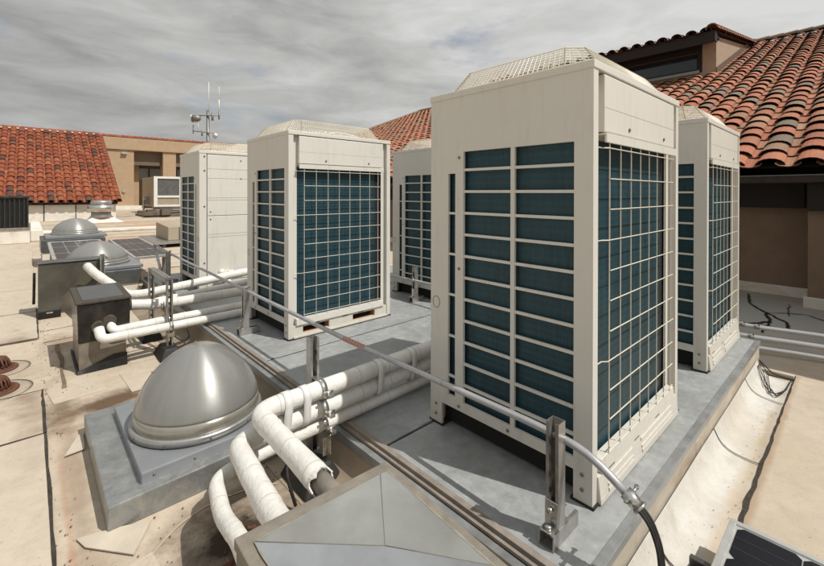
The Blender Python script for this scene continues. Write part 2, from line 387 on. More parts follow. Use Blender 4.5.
mx=N('MixShader'); L(cov.outputs[0],mx.inputs[0]); L(bg1.outputs[0],mx.inputs[1]); L(bg2.outputs[0],mx.inputs[2])
wo=N('OutputWorld'); L(mx.outputs[0],wo.inputs[0])

ld=bpy.data.lights.new('sun','SUN'); ld.energy=4.1; ld.angle=math.radians(.5); ld.color=(1,.965,.905)
lo=bpy.data.objects.new('sun',ld); COL.objects.link(lo); lo.rotation_euler=sun_dir.to_track_quat('Z','Y').to_euler(); lo.location=(2,-6,9)

cd=bpy.data.cameras.new('camera'); cam=bpy.data.objects.new('camera',cd); COL.objects.link(cam); S.camera=cam
F=Vector((0.67831079,0.7347663,-0.00359866)); R=Vector((0.73477425,-0.67830936,0.00179164)); U=Vector((0.00112457,0.00385949,0.99999192))
mt=Matrix(((R.x,U.x,-F.x,-1.36850713),(R.y,U.y,-F.y,-.60106637),(R.z,U.z,-F.z,1.2471829),(0,0,0,1))); cam.matrix_world=mt
cd.sensor_width=36; cd.lens=36*415.54/824; cd.shift_y=-88.54/824; cd.clip_start=.02; cd.clip_end=600
S.view_settings.view_transform='Standard'; S.view_settings.look='None'; S.view_settings.exposure=0; S.view_settings.gamma=1

# ---------------------------------------------------------------- roof deck
def sheet(x0,x1,y0,y1,z,nx=1,ny=1,fn=None):
    mb=MB()
    for i in range(nx):
        for j in range(ny):
            xs=[x0+(x1-x0)*i/nx,x0+(x1-x0)*(i+1)/nx]; ys=[y0+(y1-y0)*j/ny,y0+(y1-y0)*(j+1)/ny]
            q=[(xs[0],ys[0]),(xs[1],ys[0]),(xs[1],ys[1]),(xs[0],ys[1])]
            mb.quad([(a,b,z+(fn(a,b) if fn else 0)) for a,b in q],0)
    return mb
tag(sheet(-150,150,-150,200,0).build('roof_deck',M['deck']),kind='structure')
# left raised slabs with open joints
random.seed(3)
mb=MB()
def slab(mb,x0,x1,y0,y1,h=.014,jit=0.012):
    n=14; lo=[];hi=[]
    pts=[]
    for k in range(n): pts.append((x0+(x1-x0)*k/n, y0))
    for k in range(n): pts.append((x1, y0+(y1-y0)*k/n))
    for k in range(n): pts.append((x1-(x1-x0)*k/n, y1))
    for k in range(n): pts.append((x0, y1-(y1-y0)*k/n))
    pts=[(a+random.uniform(-jit,jit)*.4,b+random.uniform(-jit,jit)*.4) for a,b in pts]
    mb.hexa([(a,b,.002) for a,b in pts],[(a,b,h) for a,b in pts])
ys=[-3,.0,2.235,2.86]
for a,b in zip(ys,ys[1:]):
    for x0,x1 in ((-3.2,-1.312),(-5.2,-3.215)): slab(mb,x0,x1,a+.008,b-.008)
for a,b in ((4.12,5.2),(5.2,6.6),(6.6,8.6),(8.6,10.7),(10.7,12.7)):
    for x0,x1 in ((-3.2,-1.312),(-5.2,-3.215)): slab(mb,x0,x1,a+.008,b-.008)
tag(mb.build('roof_slabs',M['slab']),kind='structure')
# lap seams / joints in the deck (thin raised membrane laps, dirty edge)
mb=MB()
def strip(mb,path,w,z=.004,t=.003,jit=.006,mi=0):
    P=resample([(p[0],p[1],0) for p in path],.12); L_=[];R_=[]
    for i,p in enumerate(P):
        d=(P[min(i+1,len(P)-1)]-P[max(i-1,0)]).normalized(); nrm=Vector((-d.y,d.x,0)); j=random.uniform(-jit,jit); ww=w*random.uniform(.6,1.3)
        L_.append(p+nrm*(ww/2+j)); R_.append(p-nrm*(ww/2-j))
    for i in range(len(P)-1):
        a,b,c,d=L_[i],L_[i+1],R_[i+1],R_[i]
        mb.quad([(d.x,d.y,z+t),(c.x,c.y,z+t),(b.x,b.y,z+t),(a.x,a.y,z+t)],mi)
for path,w in (([(-1.20,2.83),(-1.19,3.5),(-1.2,3.86)],.022),([(-1.28,3.98),(-.5,4.06)],.012),([(-1.29,4.35),(-.9,4.4)],.01),([(-.72,3.9),(-.62,3.2),(-.42,2.8)],.02),([(-1.2,3.2),(-.5,3.3)],.008)): strip(mb,path,w)
for k in range(60):
    yy=random.uniform(4.3,14); x=random.uniform(-1.25,.2) if yy<7 else random.uniform(-1.3,1.4)
    if -1.2<x<.1 and 5<yy<9.7: continue
    strip(mb,[(x,yy),(x+random.uniform(.08,.5),yy+random.uniform(-.05,.05))],random.uniform(.006,.03),jit=.012)
for k in range(40):
    yy=random.uniform(-.5,13); x=random.uniform(-3,-1.34)
    strip(mb,[(x,yy),(x+random.uniform(-.06,.06),yy+random.uniform(.03,.3))],random.uniform(.002,.006),z=.0125,jit=.004)
yy=6.3
while yy<33:
    x=-1.2 if yy<12.6 else -1.0
    x_end=-.3+ (yy>6.5)*(2+yy*.35)
    strip(mb,[(x,yy),(x_end,yy+random.uniform(-.06,.06))],.02+yy*.0022,jit=.012+yy*.001); yy+=random.choice((.55,.8,1.0,1.4))*(1+yy*.02)
for k in range(26):
    yy=random.uniform(10,30); x=random.uniform(-1.2,7); strip(mb,[(x,yy),(x+random.uniform(.3,1.6),yy+random.uniform(-.1,.1))],random.uniform(.03,.10),jit=.03)
tag(mb.build('deck_lap_seams',simple('lap_seam_dirt',(.17,.12,.08),.9,var=.4,scale=8)),kind='structure')

mb=MB()
for path,w in (([(-1.306,-1.5),(-1.306,2.235)],.011),([(-1.306,2.235),(-1.306,2.87)],.012),([(-1.306,4.12),(-1.306,5.4)],.008),([(-5,2.235),(-1.30,2.235)],.014),([(-5,2.862),(-1.30,2.862)],.012),([(-5,4.12),(-1.30,4.12)],.012),([(-5,5.2),(-1.30,5.2)],.012),([(-5,0),(-1.3,0)],.012)):
    strip(mb,path,w,z=.0135,jit=.002)
tag(mb.build('slab_joints',simple('joint_black',(.04,.033,.026),.9,var=.4,scale=20)),kind='structure')
mb=MB(); random.seed(19)
def patch_(x0,y0,x1,y1,rot=0,h=.0035):
    cx_,cy_=(x0+x1)/2,(y0+y1)/2; c_,s_=math.cos(rot),math.sin(rot); P=[]
    for (a,b) in ((x0,y0),(x1,y0),(x1,y1),(x0,y1)):
        dx,dy=a-cx_,b-cy_; P.append((cx_+dx*c_-dy*s_+random.uniform(-.008,.008),cy_+dx*s_+dy*c_+random.uniform(-.008,.008)))
    mb.hexa([(a,b,.0005) for a,b in P],[(a,b,h) for a,b in P])
for q in ((-1.28,2.62,-1.02,2.95,.1),(-.9,2.50,-.55,2.85,.05),(-.8,3.0,-.62,3.5,-.1),(-1.27,4.2,-1.0,4.6,.02),(-1.22,.70,-1.04,1.05,.1),(-1.28,.2,-1.08,.6,0),(-.95,4.0,-.6,4.5,.08),(-1.3,6.2,-1.2,8.0,0),
          (.1,7.2,1.2,7.5,0),(.4,8.3,.9,9.4,0),(-1.0,10.4,.6,10.7,0),(1.4,14.6,3.0,15.1,0),(-.4,14.0,.9,14.5,0),(2.4,17.5,4.2,18.2,0),(-.2,18.5,1.6,19.0,0),(.3,12.0,1.0,12.5,0)): patch_(*q)
tag(mb.build('membrane_patches',M['slab']),kind='structure')
random.seed(91); mb=MB()
def stone(x,y,z,r):
    P=[(x+r*math.cos(a+j*.3)*random.uniform(.6,1.1),y+r*math.sin(a+j*.3)*random.uniform(.6,1.1)) for j,a in enumerate([0,1.3,2.5,3.8,5.1])]
    mb.hexa([(a,b,z) for a,b in P],[(x+(a-x)*.6,y+(b-y)*.6,z+r*.7) for a,b in P])
for k in range(420):
    m_=random.random()
    if m_<.35: stone(random.gauss(-1.27,.03),random.uniform(0,5),.004,random.uniform(.002,.006))
    elif m_<.55: stone(random.uniform(-1.28,-.5),random.uniform(.8,1.24),.004,random.uniform(.002,.006))
    elif m_<.75: stone(random.uniform(-1.28,-.5),random.uniform(2.15,4.6),.004,random.uniform(.002,.007))
    elif m_<.9: stone(random.uniform(-.2,2.3),random.uniform(-.285,-.21),.013,random.uniform(.0012,.003))
    else: stone(random.uniform(-.2,2.3),random.uniform(-1,-.32),.0225,random.uniform(.0012,.003))
tag(mb.build('roof_grit',simple('roof_grit',(.16,.12,.085),.95,var=.6,scale=30)),'brown grit and crumbs scattered over the cream roof membrane','grit',kind='stuff')
# tar cracks at right
mb=MB()
random.seed(11)
def crack(pts,w=.018):
    w*=.5
    P=resample([Vector((a,b,0)) for a,b in pts],.06)
    P=[p+Vector((random.uniform(-.008,.008),random.uniform(-.012,.012),0)) for p in P]
    strip(mb,[(p.x,p.y) for p in P],w,z=.004,jit=.004)
crack([(5.2,.35),(4.6,.25),(4.3,.08),(3.9,.0),(3.55,.22),(3.5,.6)],.05); crack([(4.3,.08),(4.0,-.12),(3.6,-.18)],.045); crack([(3.9,.0),(3.45,.0)],.03)
crack([(4.3,.08),(4.5,-.2),(4.2,-.5)],.03); crack([(3.55,.22),(3.3,.3),(3.2,.9)],.04); crack([(4.9,-.05),(4.3,-.1)],.02); crack([(3.8,.5),(4.6,.9),(5.2,.95)],.03)
tag(mb.build('tar_crack_repairs',M['tar']),kind='structure')

mb=MB(); strip(mb,[(-.80+.30*math.cos(a),.93+.23*math.sin(a)) for a in [PI*(.25+.045*k) for k in range(24)]],.006,z=.002,t=.002,jit=.003)
tag(mb.build('tide_mark',simple('pale_tide_mark',(.44,.375,.29),.9)),kind='structure')
# gutter trough along platform's right edge + right slab
prof=[(-.117,.105),(-.124,.088),(-.135,.062),(-.150,.040),(-.170,.024),(-.195,.014),(-.225,.009),(-.26,.008),(-.292,.012)]
mb=MB(); xs=[-3.5+.1*i for i in range(60)]
def gz(x,y,z): return z+.003*mnoise.noise(Vector((x*3,y*9,0)))
for x0,x1 in zip(xs,xs[1:]):
    if x1>2.36: continue
    for (ya,za),(yb,zb) in zip(prof,prof[1:]): mb.quad([(x0,ya,gz(x0,ya,za)),(x0,yb,gz(x0,yb,zb)),(x1,yb,gz(x1,yb,zb)),(x1,ya,gz(x1,ya,za))],0,True)
tag(mb.build('valley_gutter',M['gutter'],weld=True),kind='structure')
mb=MB()
for xa,bow in ((.205,.02),(1.075,-.01),(1.87,-.02),(-1.0,.01)):
    for (ya,za),(yb,zb) in zip(prof[:-1],prof[1:]):
        w=.0035; ka=bow*math.sin((ya+.117)/.175*PI); kb=bow*math.sin((yb+.117)/.175*PI)
        mb.quad([(xa+ka-w,ya,za+.006),(xa+kb-w,yb,zb+.006),(xa+kb+w,yb,zb+.006),(xa+ka+w,ya,za+.006)],0)
tag(mb.build('gutter_lap_lines',M['tar']),kind='structure')
random.seed(21)
mb=MB(); slabpts=[]
xs=[2.42-.06*i for i in range(110)]
edge=[(x,-.302-.006*random.random()) for x in xs]
for (xa,ya),(xb,yb) in zip(edge,edge[1:]):
    mb.quad([(xa,ya,.022),(xb,yb,.022),(xb,-6,.022),(xa,-6,.022)],0); mb.quad([(xa,ya,.0),(xb,yb,.0),(xb,yb,.022),(xa,ya,.022)],0)
tag(mb.build('right_roof_slab',M['slabR']),kind='structure')
mb=MB()
for (xa,ya),(xb,yb) in zip(edge,edge[1:]):
    if xa<-1: continue
    wid=lambda x:.008+.010*max(0,min(1,(1.2-abs(x-.75))/1.2))+.006*mnoise.noise(Vector((x*6,2,0)))
    mb.quad([(xa,ya+wid(xa),.0165),(xa,ya-.001,.0245),(xb,yb-.001,.0245),(xb,yb+wid(xb),.0165)],0)
tag(mb.build('sealant_joint',simple('crumbling_sealant',(.055,.045,.035),.95,var=.5,scale=60,bump=.6)),kind='structure')

# ---------------------------------------------------------------- equipment platform (curbed pad)
pt=empty('equipment_platform',(0,0,0),'wide low grey sheet-metal platform under the condensing units, seamed across its top','platform')
PX0,PX1,PY0,PY1=-.30,2.44,-.105,5.45
mb=MB(); nx,ny=28,56
for i in range(nx):
    for j in range(ny):
        q=[]
        for a,b in ((i,j),(i+1,j),(i+1,j+1),(i,j+1)):
            x=PX0+(PX1-PX0)*a/nx; y=PY0+(PY1-PY0)*b/ny
            z=P0 + (.0015*mnoise.noise(Vector((x*2.5,y*2.5,4))) if 0<a<nx and 0<b<ny else 0)-.0015
            q.append((x,y,z))
        mb.quad(q,0,True)
mb.build('metal_top',M['plat'],pt,weld=True)
mb=MB()
for yv in (.745,1.925,3.1,4.3):
    mb.hexa([(PX0+.01,yv-.012,P0),(PX1-.01,yv+.05-.012,P0),(PX1-.01,yv+.05+.012,P0),(PX0+.01,yv+.012,P0)],[(PX0+.01,yv-.010,P0+.0035),(PX1-.01,yv+.04,P0+.0035),(PX1-.01,yv+.058,P0+.0015),(PX0+.01,yv+.010,P0+.0015)])
build_split(mb,'lap_seam',M['plat'],pt)
mb=MB()
for yv in (.745,1.925,3.1,4.3):
    mb.box((PX0+.01,yv-.0165,P0-.001),(PX1-.03,yv-.013,P0+.0012))
build_split(mb,'seam_gap',M['dark'],pt)
# right drip edge (lighter hem + dark return) and curb face
mb=MB()
mb.box((PX0-.008,PY0-.012,P0-.024),(PX1+.008,PY0-.0,P0+.003)); mb.box((PX0-.008,PY0,P0-.001),(PX1+.008,PY0+.018,P0+.003))
mb.box((PX1,PY0,P0-.022),(PX1+.01,PY1,P0+.003))
mb.build('drip_edge',M['platedge'],pt,bevel=.0015)
mb=MB()
mb.box((PX0+.012,PY0,0),(PX1,PY0+.05,P0-.025)); mb.box((PX1-.06,PY0+.05,0),(PX1-.003,PY1,P0-.022)); mb.box((PX0+.012,PY1-.05,0),(PX1-.06,PY1,P0-.022))
mb.box((PX0-.004,PY0-.006,.085),(PX1-.01,PY0-.0005,.176))
mb.build('curb_wall',M['curb'],pt)
# left edge: brown hem, pale metal angle, membrane cant
mb=MB(); mb.box((PX0-.004,PY0-.01,P0-.012),(PX0+.020,PY1,P0+.004)); mb.build('edge_hem',M['brownedge'],pt,bevel=.001)
mb=MB(); mb.box((PX0-.018,PY0-.02,P0-.020),(PX0-.004,PY1,P0-.010)); mb.build('brown_reglet',M['brownedge'],pt)
mb=MB()
for a,b in ((PY0-.02,1.398),(1.402,PY1)):
    mb.box((PX0-.046,a,P0-.030),(PX0-.018,b,P0-.022)); mb.box((PX0-.048,a,P0-.062),(PX0-.045,b,P0-.022))
mb.box((PX0-.05,1.388,P0-.064),(PX0-.017,1.412,P0-.019))
mb.build('metal_angle',M['platedge'],pt,bevel=.001)
mb=MB()
pr_=[(PX0-.042,P0-.03),(PX0-.046,.12),(PX0-.058,.085),(PX0-.085,.045),(PX0-.13,.018),(PX0-.20,.005),(PX0-.27,.003)]
ysn=[PY0-.05+.1*i for i in range(56)]
for a,b in zip(ysn,ysn[1:]):
    for (xa,za),(xb,zb) in zip(pr_,pr_[1:]): mb.quad([(xa,a,za),(xb,a,zb),(xb,b,zb),(xa,b,za)],0,True)
mb.build('cant_membrane',simple('stained_cant_membrane',(.27,.215,.155),.7,var=.3,scale=3.5,bump=.2,dirt=((.11,.08,.055),.7)),pt,weld=True)

# ---------------------------------------------------------------- condensing unit
UW,UD,UH=.93,.751,1.49
def make_unit(label,loc,rz=0):
    t=empty('condensing_unit',loc,label,'air conditioner','beige condensing units on the platform',rz)
    # side panels (x=0 and mirrored x=UW)
    rows=[1.146-.0925*k for k in range(11)]
    bars=[r for r in rows]
    def hole(y,z):
        if .066<y<.681 and z<.105: return True
        if .066<y<.557 and .145<z<1.224: return True
        if .603<y<.644 and .155<z<1.132: return True
        return False
    ysc=[0,.066,.557,.603,.644,.681,UD]; zsc=[0.008,.105,.145,.155,1.132,1.224,1.462]
    for side in (0,1):
        mb=MB()
        X=(lambda d:d) if side==0 else (lambda d:UW-d)
        holed(mb,ysc,zsc,hole,lambda u,v,d:(X(d),u,v),.012)
        mb.build('side_panel',M['unit'],t)
        mb=MB()
        for zb in bars: mb.box((X(.003),.066,zb-.0055),(X(.011),.557,zb+.0055))
        mb.box((X(.001),.303,.145),(X(.0118),.321,1.224))
        for zb in (.958,.778,.599,.417,.24): mb.box((X(.003),.603,zb-.005),(X(.011),.644,zb+.005))
        mb.build('louvre_bars',M['unit'],t)
        # slot back channel
        mb=MB(); mb.box((X(.045),.59,.12),(X(.05),.66,1.2)); mb.build('inner_channel',M['galv'],t)
        mb=MB()
        for (y,z) in ((.02,1.472),(.37,1.472),(.73,1.472),(.58,1.20),(.58,.72),(.035,.10),(.035,.05),(.58,.125),(.33,.125),(.715,.09),(.715,.045)):
            mb.lathe((X(-.002),y,z),[(.0001,-.002),(.0065,-.001),(.0065,.004)] if side==0 else [(.0065,-.004),(.0065,.001),(.0001,.002)],8,axis='x')
        build_split(mb,'screw',M['bolt'],t)
        mb=MB(); ring=[(X(-.0008),.716+.021*math.cos(a),.552+.026*math.sin(a)) for a in [2*PI*k/20 for k in range(21)]]
        mb.tube(ring,.0011,5,caps=False); mb.build('knockout_ring',M['mesh'],t)
    # grille-side frame y=0
    mb=MB()
    mb.box((.0122,0,.008),(.034,.012,1.462)); mb.box((UW-.034,0,.008),(UW-.0122,.012,1.462))
    mb.box((.0122,.030,.008),(.078,.034,1.462)); mb.box((UW-.078,.030,.093),(UW-.0122,.034,1.462))
    mb.box((.078,.030,1.235),(UW-.078,.05,1.462))
    mb.box((.034,.0,.008),(.037,.030,1.462)); mb.box((UW-.037,.0,.093),(UW-.034,.030,1.462))
    mb.build('frame',M['unit'],t)
    mb=MB(); mb.box((.080,-.003,1.258),(.850,.029,1.456)); o=mb.build('upper_panel',M['unit'],t,bevel=.004,seg=2)
    mb=MB(); mb.box((.082,-.0036,1.342),(.848,-.0028,1.3427),1); 
    for x in (.30,.70): mb.lathe((x,-.003,1.285),[(.007,-.004),(.007,.003)],8,axis='y')
    mb.build('panel_creases',[M['mesh'],M['crease']],t)
    mb=MB(); mb.box((.078,-.012,1.221),(.852,-.004,1.253)); mb.box((.078,-.004,1.248),(.852,.03,1.253)); mb.build('drip_rail',M['unit'],t,bevel=.001)
    # wire grille
    mb=MB(); r=.0022; yv=-.004
    def rod(a,b): mb.tube([a,b],r,5,caps=True,smooth=False)
    for x in (.12,.218,.318,.417,.515,.613,.709,.795): rod((x,yv,.14),(x,yv,1.222))
    for i,z in enumerate([1.203,1.097,.991,.885,.779,.674,.568,.467,.363,.262,.165]):
        x0=.034 if i in (0,3,7) else .115
        if x0<.1: mb.tube([(x0,.006,z),(.08,.006,z),(.1,yv-.005,z),(.80,yv-.005,z),(.826,yv-.005,z)],r,5,smooth=False)
        else: rod((x0,yv-.005,z),(.815,yv-.005,z))
    mb.build('wire_grille',M['wire'],t)
    mb=MB(); mb.hexa([(.06,-.008,.094),(.855,-.008,.094),(.855,.028,.094),(.06,.028,.094)],[(.06,-.003,.142),(.855,-.003,.142),(.855,.028,.142),(.06,.028,.142)]); mb.build('bottom_rail',M['unit'],t,bevel=.002)
    # base pan with fork holes
    mb=MB()
    xs_=[.037,.115,.335,.55,.77,UW-.037]; zs_=[0.012,.030,.078,.0935]
    holed(mb,xs_,zs_,lambda u,v:(.115<u<.335 or .55<u<.77) and .030<v<.078,lambda u,v,d:(u,.004+d,v),.02)
    mb.box((.037,-.014,.008),(UW-.037,.003,.0195)); 
    for x in (.2,.45,.6): mb.box((x,-.0005,.083),(x+.05,.003,.0865),1)
    mb.build('base_pan',[M['unit'],M['mesh']],t)
    mb=MB()
    for a in (.12,.555): mb.box((a,.03,.024),(a+.21,.10,.031)); mb.box((a+.205,.03,.031),(a+.212,.06,.070))
    build_split(mb,'rusted_lip',M['rust'],t)
    mb=MB(); mb.box((.05,.06,.01),(UW-.05,UD-.05,.10)); mb.build('underpan',M['dark'],t)
    # coil
    mb=MB(); mb.box((.024,.037,.118),(.790,.70,1.234)); mb.build('coil',M['coil'],t)
    mb=MB(); mb.box((.7905,.045,.118),(UW-.020,.70,1.234)); mb.build('inner_core',M['dark'],t)
    mb=MB(); mb.box((UW-.0199,.05,.118),(UW-.0185,.69,1.234)); mb.build('coil',M['coil'],t)
    # service side y=UD
    mb=MB()
    mb.box((.0122,UD-.012,.008),(.07,UD,1.462)); mb.box((UW-.07,UD-.012,.008),(UW-.0122,UD,1.462))
    mb.box((.0122,UD-.04,.008),(UW-.0122,UD-.013,1.462))
    mb.build('service_frame',M['unit'],t)
    mb=MB(); mb.box((.079,UD-.012,.80),(UW-.079,UD+.003,1.452)); mb.box((.079,UD-.012,.095),(UW-.079,UD+.003,.795)); mb.build('service_panel',M['unit'],t,bevel=.004,seg=2)
    mb=MB(); mb.box((.079,UD-.010,.012),(UW-.079,UD-.002,.09))
    for z in (1.30,1.20,.99,.965,.60,.57): mb.box((.082,UD+.0028,z),(UW-.082,UD+.0042,z+.0012),1)
    for z,x in ((1.40,.5),(1.2,.5),(.84,.82),(.76,.82),(1.43,.88),(1.28,.88),(.9,.88),(.3,.88)): mb.lathe((x,UD+.001,z),[(.009,-.002),(.009,.004)],6,axis='y',mi=1)
    mb.build('service_trim',[M['unit'],M['mesh']],t)
    # cap
    mb=MB(); mb.box((-.004,-.004,1.462),(UW+.004,UD+.004,UH)); mb.build('top_cap',M['unit'],t,bevel=.003,seg=2)
    mb=MB(); cxm,cym=UW/2,UD/2
    mb.lathe((cxm,cym,UH+.001),[(.315,0),(.335,0),(.33,.03),(.312,.03),(.300,.002)],40); mb.build('fan_ring',M['unit'],t)
    mb=MB(); mb.lathe((cxm,cym,UH),[(.30,.0008),(.299,.002)],40); mb.build('fan_well',M['dark'],t)
    # fan guard
    mb=MB(); ch=.11
    def ringpts(e,c,z):
        x0,x1,y0,y1=e,UW-e,e,UD-e
        return [Vector(p) for p in ((x0+c,y0,z),(x1-c,y0,z),(x1,y0+c,z),(x1,y1-c,z),(x1-c,y1,z),(x0+c,y1,z),(x0,y1-c,z),(x0,y0+c,z))]
    lo_=ringpts(.025,.09,UH+.002); hi_=ringpts(.10,.05,UH+.098)
    def w(a,b,rr=.0016): mb.tube([a,b],rr,4,caps=False,smooth=False)
    for k in range(9):
        f=k/8; rg=[a.lerp(b,f) for a,b in zip(lo_,hi_)]; rr=.003 if k in (0,8) else .0016
        for i in range(8): w(rg[i],rg[(i+1)%8],rr)
    for i in range(8):
        a,b,c,d=lo_[i],lo_[(i+1)%8],hi_[i],hi_[(i+1)%8]; n_=max(4,int((b-a).length/.021))
        for k in range(n_+1):
            w(a.lerp(b,k/n_),c.lerp(d,k/n_),.003 if k in (0,n_) else .0016)
    x0,x1,y0,y1=.10,UW-.10,.10,UD-.10; k=x0+.02
    while k<x1: 
        c_=.05; e=max(0,c_-(k-x0),c_-(x1-k)); w(Vector((k,y0+e,UH+.098)),Vector((k,y1-e,UH+.098))); k+=.03
    k=y0+.02
    while k<y1:
        c_=.05; e=max(0,c_-(k-y0),c_-(y1-k)); w(Vector((x0+e,k,UH+.096)),Vector((x1-e,k,UH+.096))); k+=.09
    mb.build('fan_guard',M['wire'],t)
    mb=MB()
    for x in (.0,UW-.07):
        for y in (.0,UD-.07): mb.box((x-.002,y-.006,-.0005),(x+.075,y+.076,.008))
    build_split(mb,'foot_pad',M['black'],t)
    return t
uA=make_unit('nearest and largest-looking beige condensing unit, standing at the front corner of the platform',(0,0,P0))
def unit(label,loc,rz=0):
    c=copy_tree(uA); c.location=loc; c.rotation_euler=(0,0,rz); c['label']=label; return c
unit('second beige condensing unit, left of the nearest, with orange-rusted slots in its base',(-.02,2.144,P0))
uD=unit('beige condensing unit at right, closest to the brown wall, partly behind the nearest unit',(1.531,.01,P0))
uC=unit('farthest left beige condensing unit with plain closed panels and pipes at its foot',(-.05+UW,4.12+UD,P0),PI)
unit('beige condensing unit in the gap between two others, only its louvred side showing',(1.50,2.06,P0))
for k in kids(uC):
    pass
mb=MB()
mb.hexa([(.036,-.015,.004),(UW-.036,-.015,.004),(UW-.036,.02,.004),(.036,.02,.004)],[(.036,-.004,.093),(UW-.036,-.004,.093),(UW-.036,.02,.093),(.036,.02,.093)])
for f in (.22,.40,.70):
    z=.004+.089*f; y=-.015+.011*f
    for a,b in ((.10,.33),(.42,.80)): mb.hexa([(a,y-.0045,z),(b,y-.0045,z),(b,y+.002,z),(a,y+.002,z)],[(a,y-.0032,z+.010),(b,y-.0032,z+.010),(b,y+.002,z+.010),(a,y+.002,z+.010)])
for x in (.12,.36,.60): mb.box((x,-.0065,.086),(x+.05,-.001,.0895),1)
cover=mb.build('base_cover',[M['unit'],M['mesh']],uA,bevel=.001)
c2=cover.copy(); COL.objects.link(c2); c2.parent=uD
# white foam stuffed in pipe opening of C
mb=MB(); random.seed(5)
base=Vector((.20,4.10,P0+.16))
for k in range(16):
    c=base+Vector((random.uniform(-.07,.08),random.uniform(-.035,0),random.uniform(-.06,.05)-.02)); rr=random.uniform(.022,.04)
    mb.lathe(c,[(rr*math.sin(a),-rr*math.cos(a)) for a in [PI*i/8+1e-3 for i in range(9)]],12)
tag(mb.build('insulation_wad',M['pipe']),'crumpled white insulation stuffed in the opening at the foot of the farthest left unit','insulation')

# ---------------------------------------------------------------- strut posts
def channel(mb,x,y,z0,z1,w=.041,face='y',t=.0028,slots=True):
    """U channel, open side toward -y or -x"""
    zc=[z0]; z=z0+.03
    while z+.028<z1-.01: zc+=[z,z+.028]; z+=.05
    zc.append(z1)
    h=w/2
    if face=='y':
        pl=lambda u,v,d:(x+u,y+h-d,v)
    else:
        pl=lambda u,v,d:(x+h-d,y+u,v)
    def hole(u,v):
        if abs(u)>.007 or not slots: return False
        for i in range(1,len(zc)-1,2):
            if zc[i]<v<zc[i+1]: return True
        return False
    holed(mb,[-h,-.007,.007,h],zc,hole,pl,t)
    for s in (-1,1):
        if face=='y':
            mb.box((x+s*h,y-h,z0),(x+s*(h-t),y+h-t-.0002,z1)); mb.box((x+s*(h-t),y-h,z0),(x+s*(h-.010),y-h+t,z1))
        else:
            mb.box((x-h,y+s*h,z0),(x+h-t-.0002,y+s*(h-t),z1)); mb.box((x-h,y+s*(h-t),z0),(x-h+t,y+s*(h-.010),z1))
def footbase(t,x,y,z,mat,ln=.155):
    mb=MB()  # short channel laid along x, plus angle bracket and bolts
    w=.024
    mb.box((x-.055,y-w,z),(x-.055+ln,y+w,z+.003)); mb.box((x-.055,y-w,z+.003),(x-.055+ln,y-w+.003,z+.044)); mb.box((x-.055,y+w-.003,z+.003),(x-.055+ln,y+w,z+.044))
    mb.box((x-.055,y-w+.003,z+.0415),(x-.055+ln,y-w+.011,z+.044)); mb.box((x-.055,y+w-.011,z+.0415),(x-.055+ln,y+w-.003,z+.044))
    mb.build('base_channel',mat,t)
    mb=MB(); mb.box((x-.056,y-.0205,z+.0445),(x-.0215,y+.0205,z+.050)); mb.box((x-.0265,y-.0205,z+.050),(x-.0215,y+.0205,z+.125)); mb.build('angle_bracket',M['shiny'],t,bevel=.001)
    mb=MB(); mb.lathe((x-.042,y,z+.050),[(.011,0),(.011,.010),(.0001,.0105)],6); mb.lathe((x-.027,y,z+.10),[(.0001,-.012),(.009,-.011),(.009,0)],6,axis='x'); build_split(mb,'bolt',M['shiny'],t)
def clampring(t,c,r,axis,w=.014,ear=True,name='pipe_clamp'):
    mb=MB(); mb.lathe((0,0,0),[(r,-w/2),(r+.003,-w/2),(r+.003,w/2),(r,w/2)],20,axis=axis)
    if ear:
        mb.box((-.006,-.006,r),( .006,.006,r+.026)); mb.tube([(-.016,0,r+.016),(.016,0,r+.016)] if axis=='y' else [(0,-.016,r+.016),(0,.016,r+.016)],.0045,6)
    mb.v=[(a+c[0],b+c[1],d+c[2]) for a,b,d in mb.v]
    mb.build(name,M['shiny'],t)
def conduit_post(x,y,z1,label,cz,cxx):
    t=empty('strut_post',(0,0,0),label,'support post','galvanised strut posts')
    mb=MB(); channel(mb,x,y,P0+.004,z1,face='x'); mb.build('channel',M['galv'],t)
    footbase(t,x,y,P0,M['galv'])
    clampring(t,(cxx,y,cz),.0122,'y',ear=True)
    return t
CX=-.168
conduit_post(-.192,.028,.557,'nearest galvanised strut post, bolted to the platform before the biggest-looking unit',.502,CX)
conduit_post(-.185,2.50,.535,'galvanised strut post holding the conduit beside the second unit with the rusty slots',.512,CX)
conduit_post(-.185,4.82,.56,'far galvanised strut post holding the conduit end near the farthest left unit',.540,CX)
conduit_post(1.38,2.33,.535,'short galvanised strut post in the gap before the half-hidden unit',.405,1.355)

# conduit with whip of black cables
t=empty('electrical_conduit',(CX,0,.5),'long grey conduit running along the platform edge past the nearest units, orange label on it','conduit')
t.location=(0,0,0)
path=rounded([(CX-.05,5.3,.60),(CX,5.05,.555),(CX,4.82,.541),(CX,2.5,.512),(CX,1.1,.492),(CX,.10,.502),(CX,-.06,.492),(CX-.004,-.188,.418)],.10,6)
mb=MB(); mb.tube(resample(path,.15),.0118,14); mb.build('tube',M['conduit'],t)
mb=MB(); mb.tube([(CX,1.215,.4935),(CX,1.03,.4925)],.0122,14); o=mb.build('orange_label',simple('pale_label',(.52,.47,.44),.5),t)
mb=MB()
for k in range(22):
    y=1.21-.0082*k
    mb.tube([(CX,y,.4935),(CX,y-(.0030 if k%3 else .0055),.4935)],.0125,12)
mb.build('orange_print',M['orange'],t)
mb=MB(); mb.tube([(CX-.003,-.165,.432),(CX-.0045,-.20,.411)],.019,12); mb.tube([(CX-.005,-.20,.411),(CX-.0052,-.206,.407)],.0215,12)
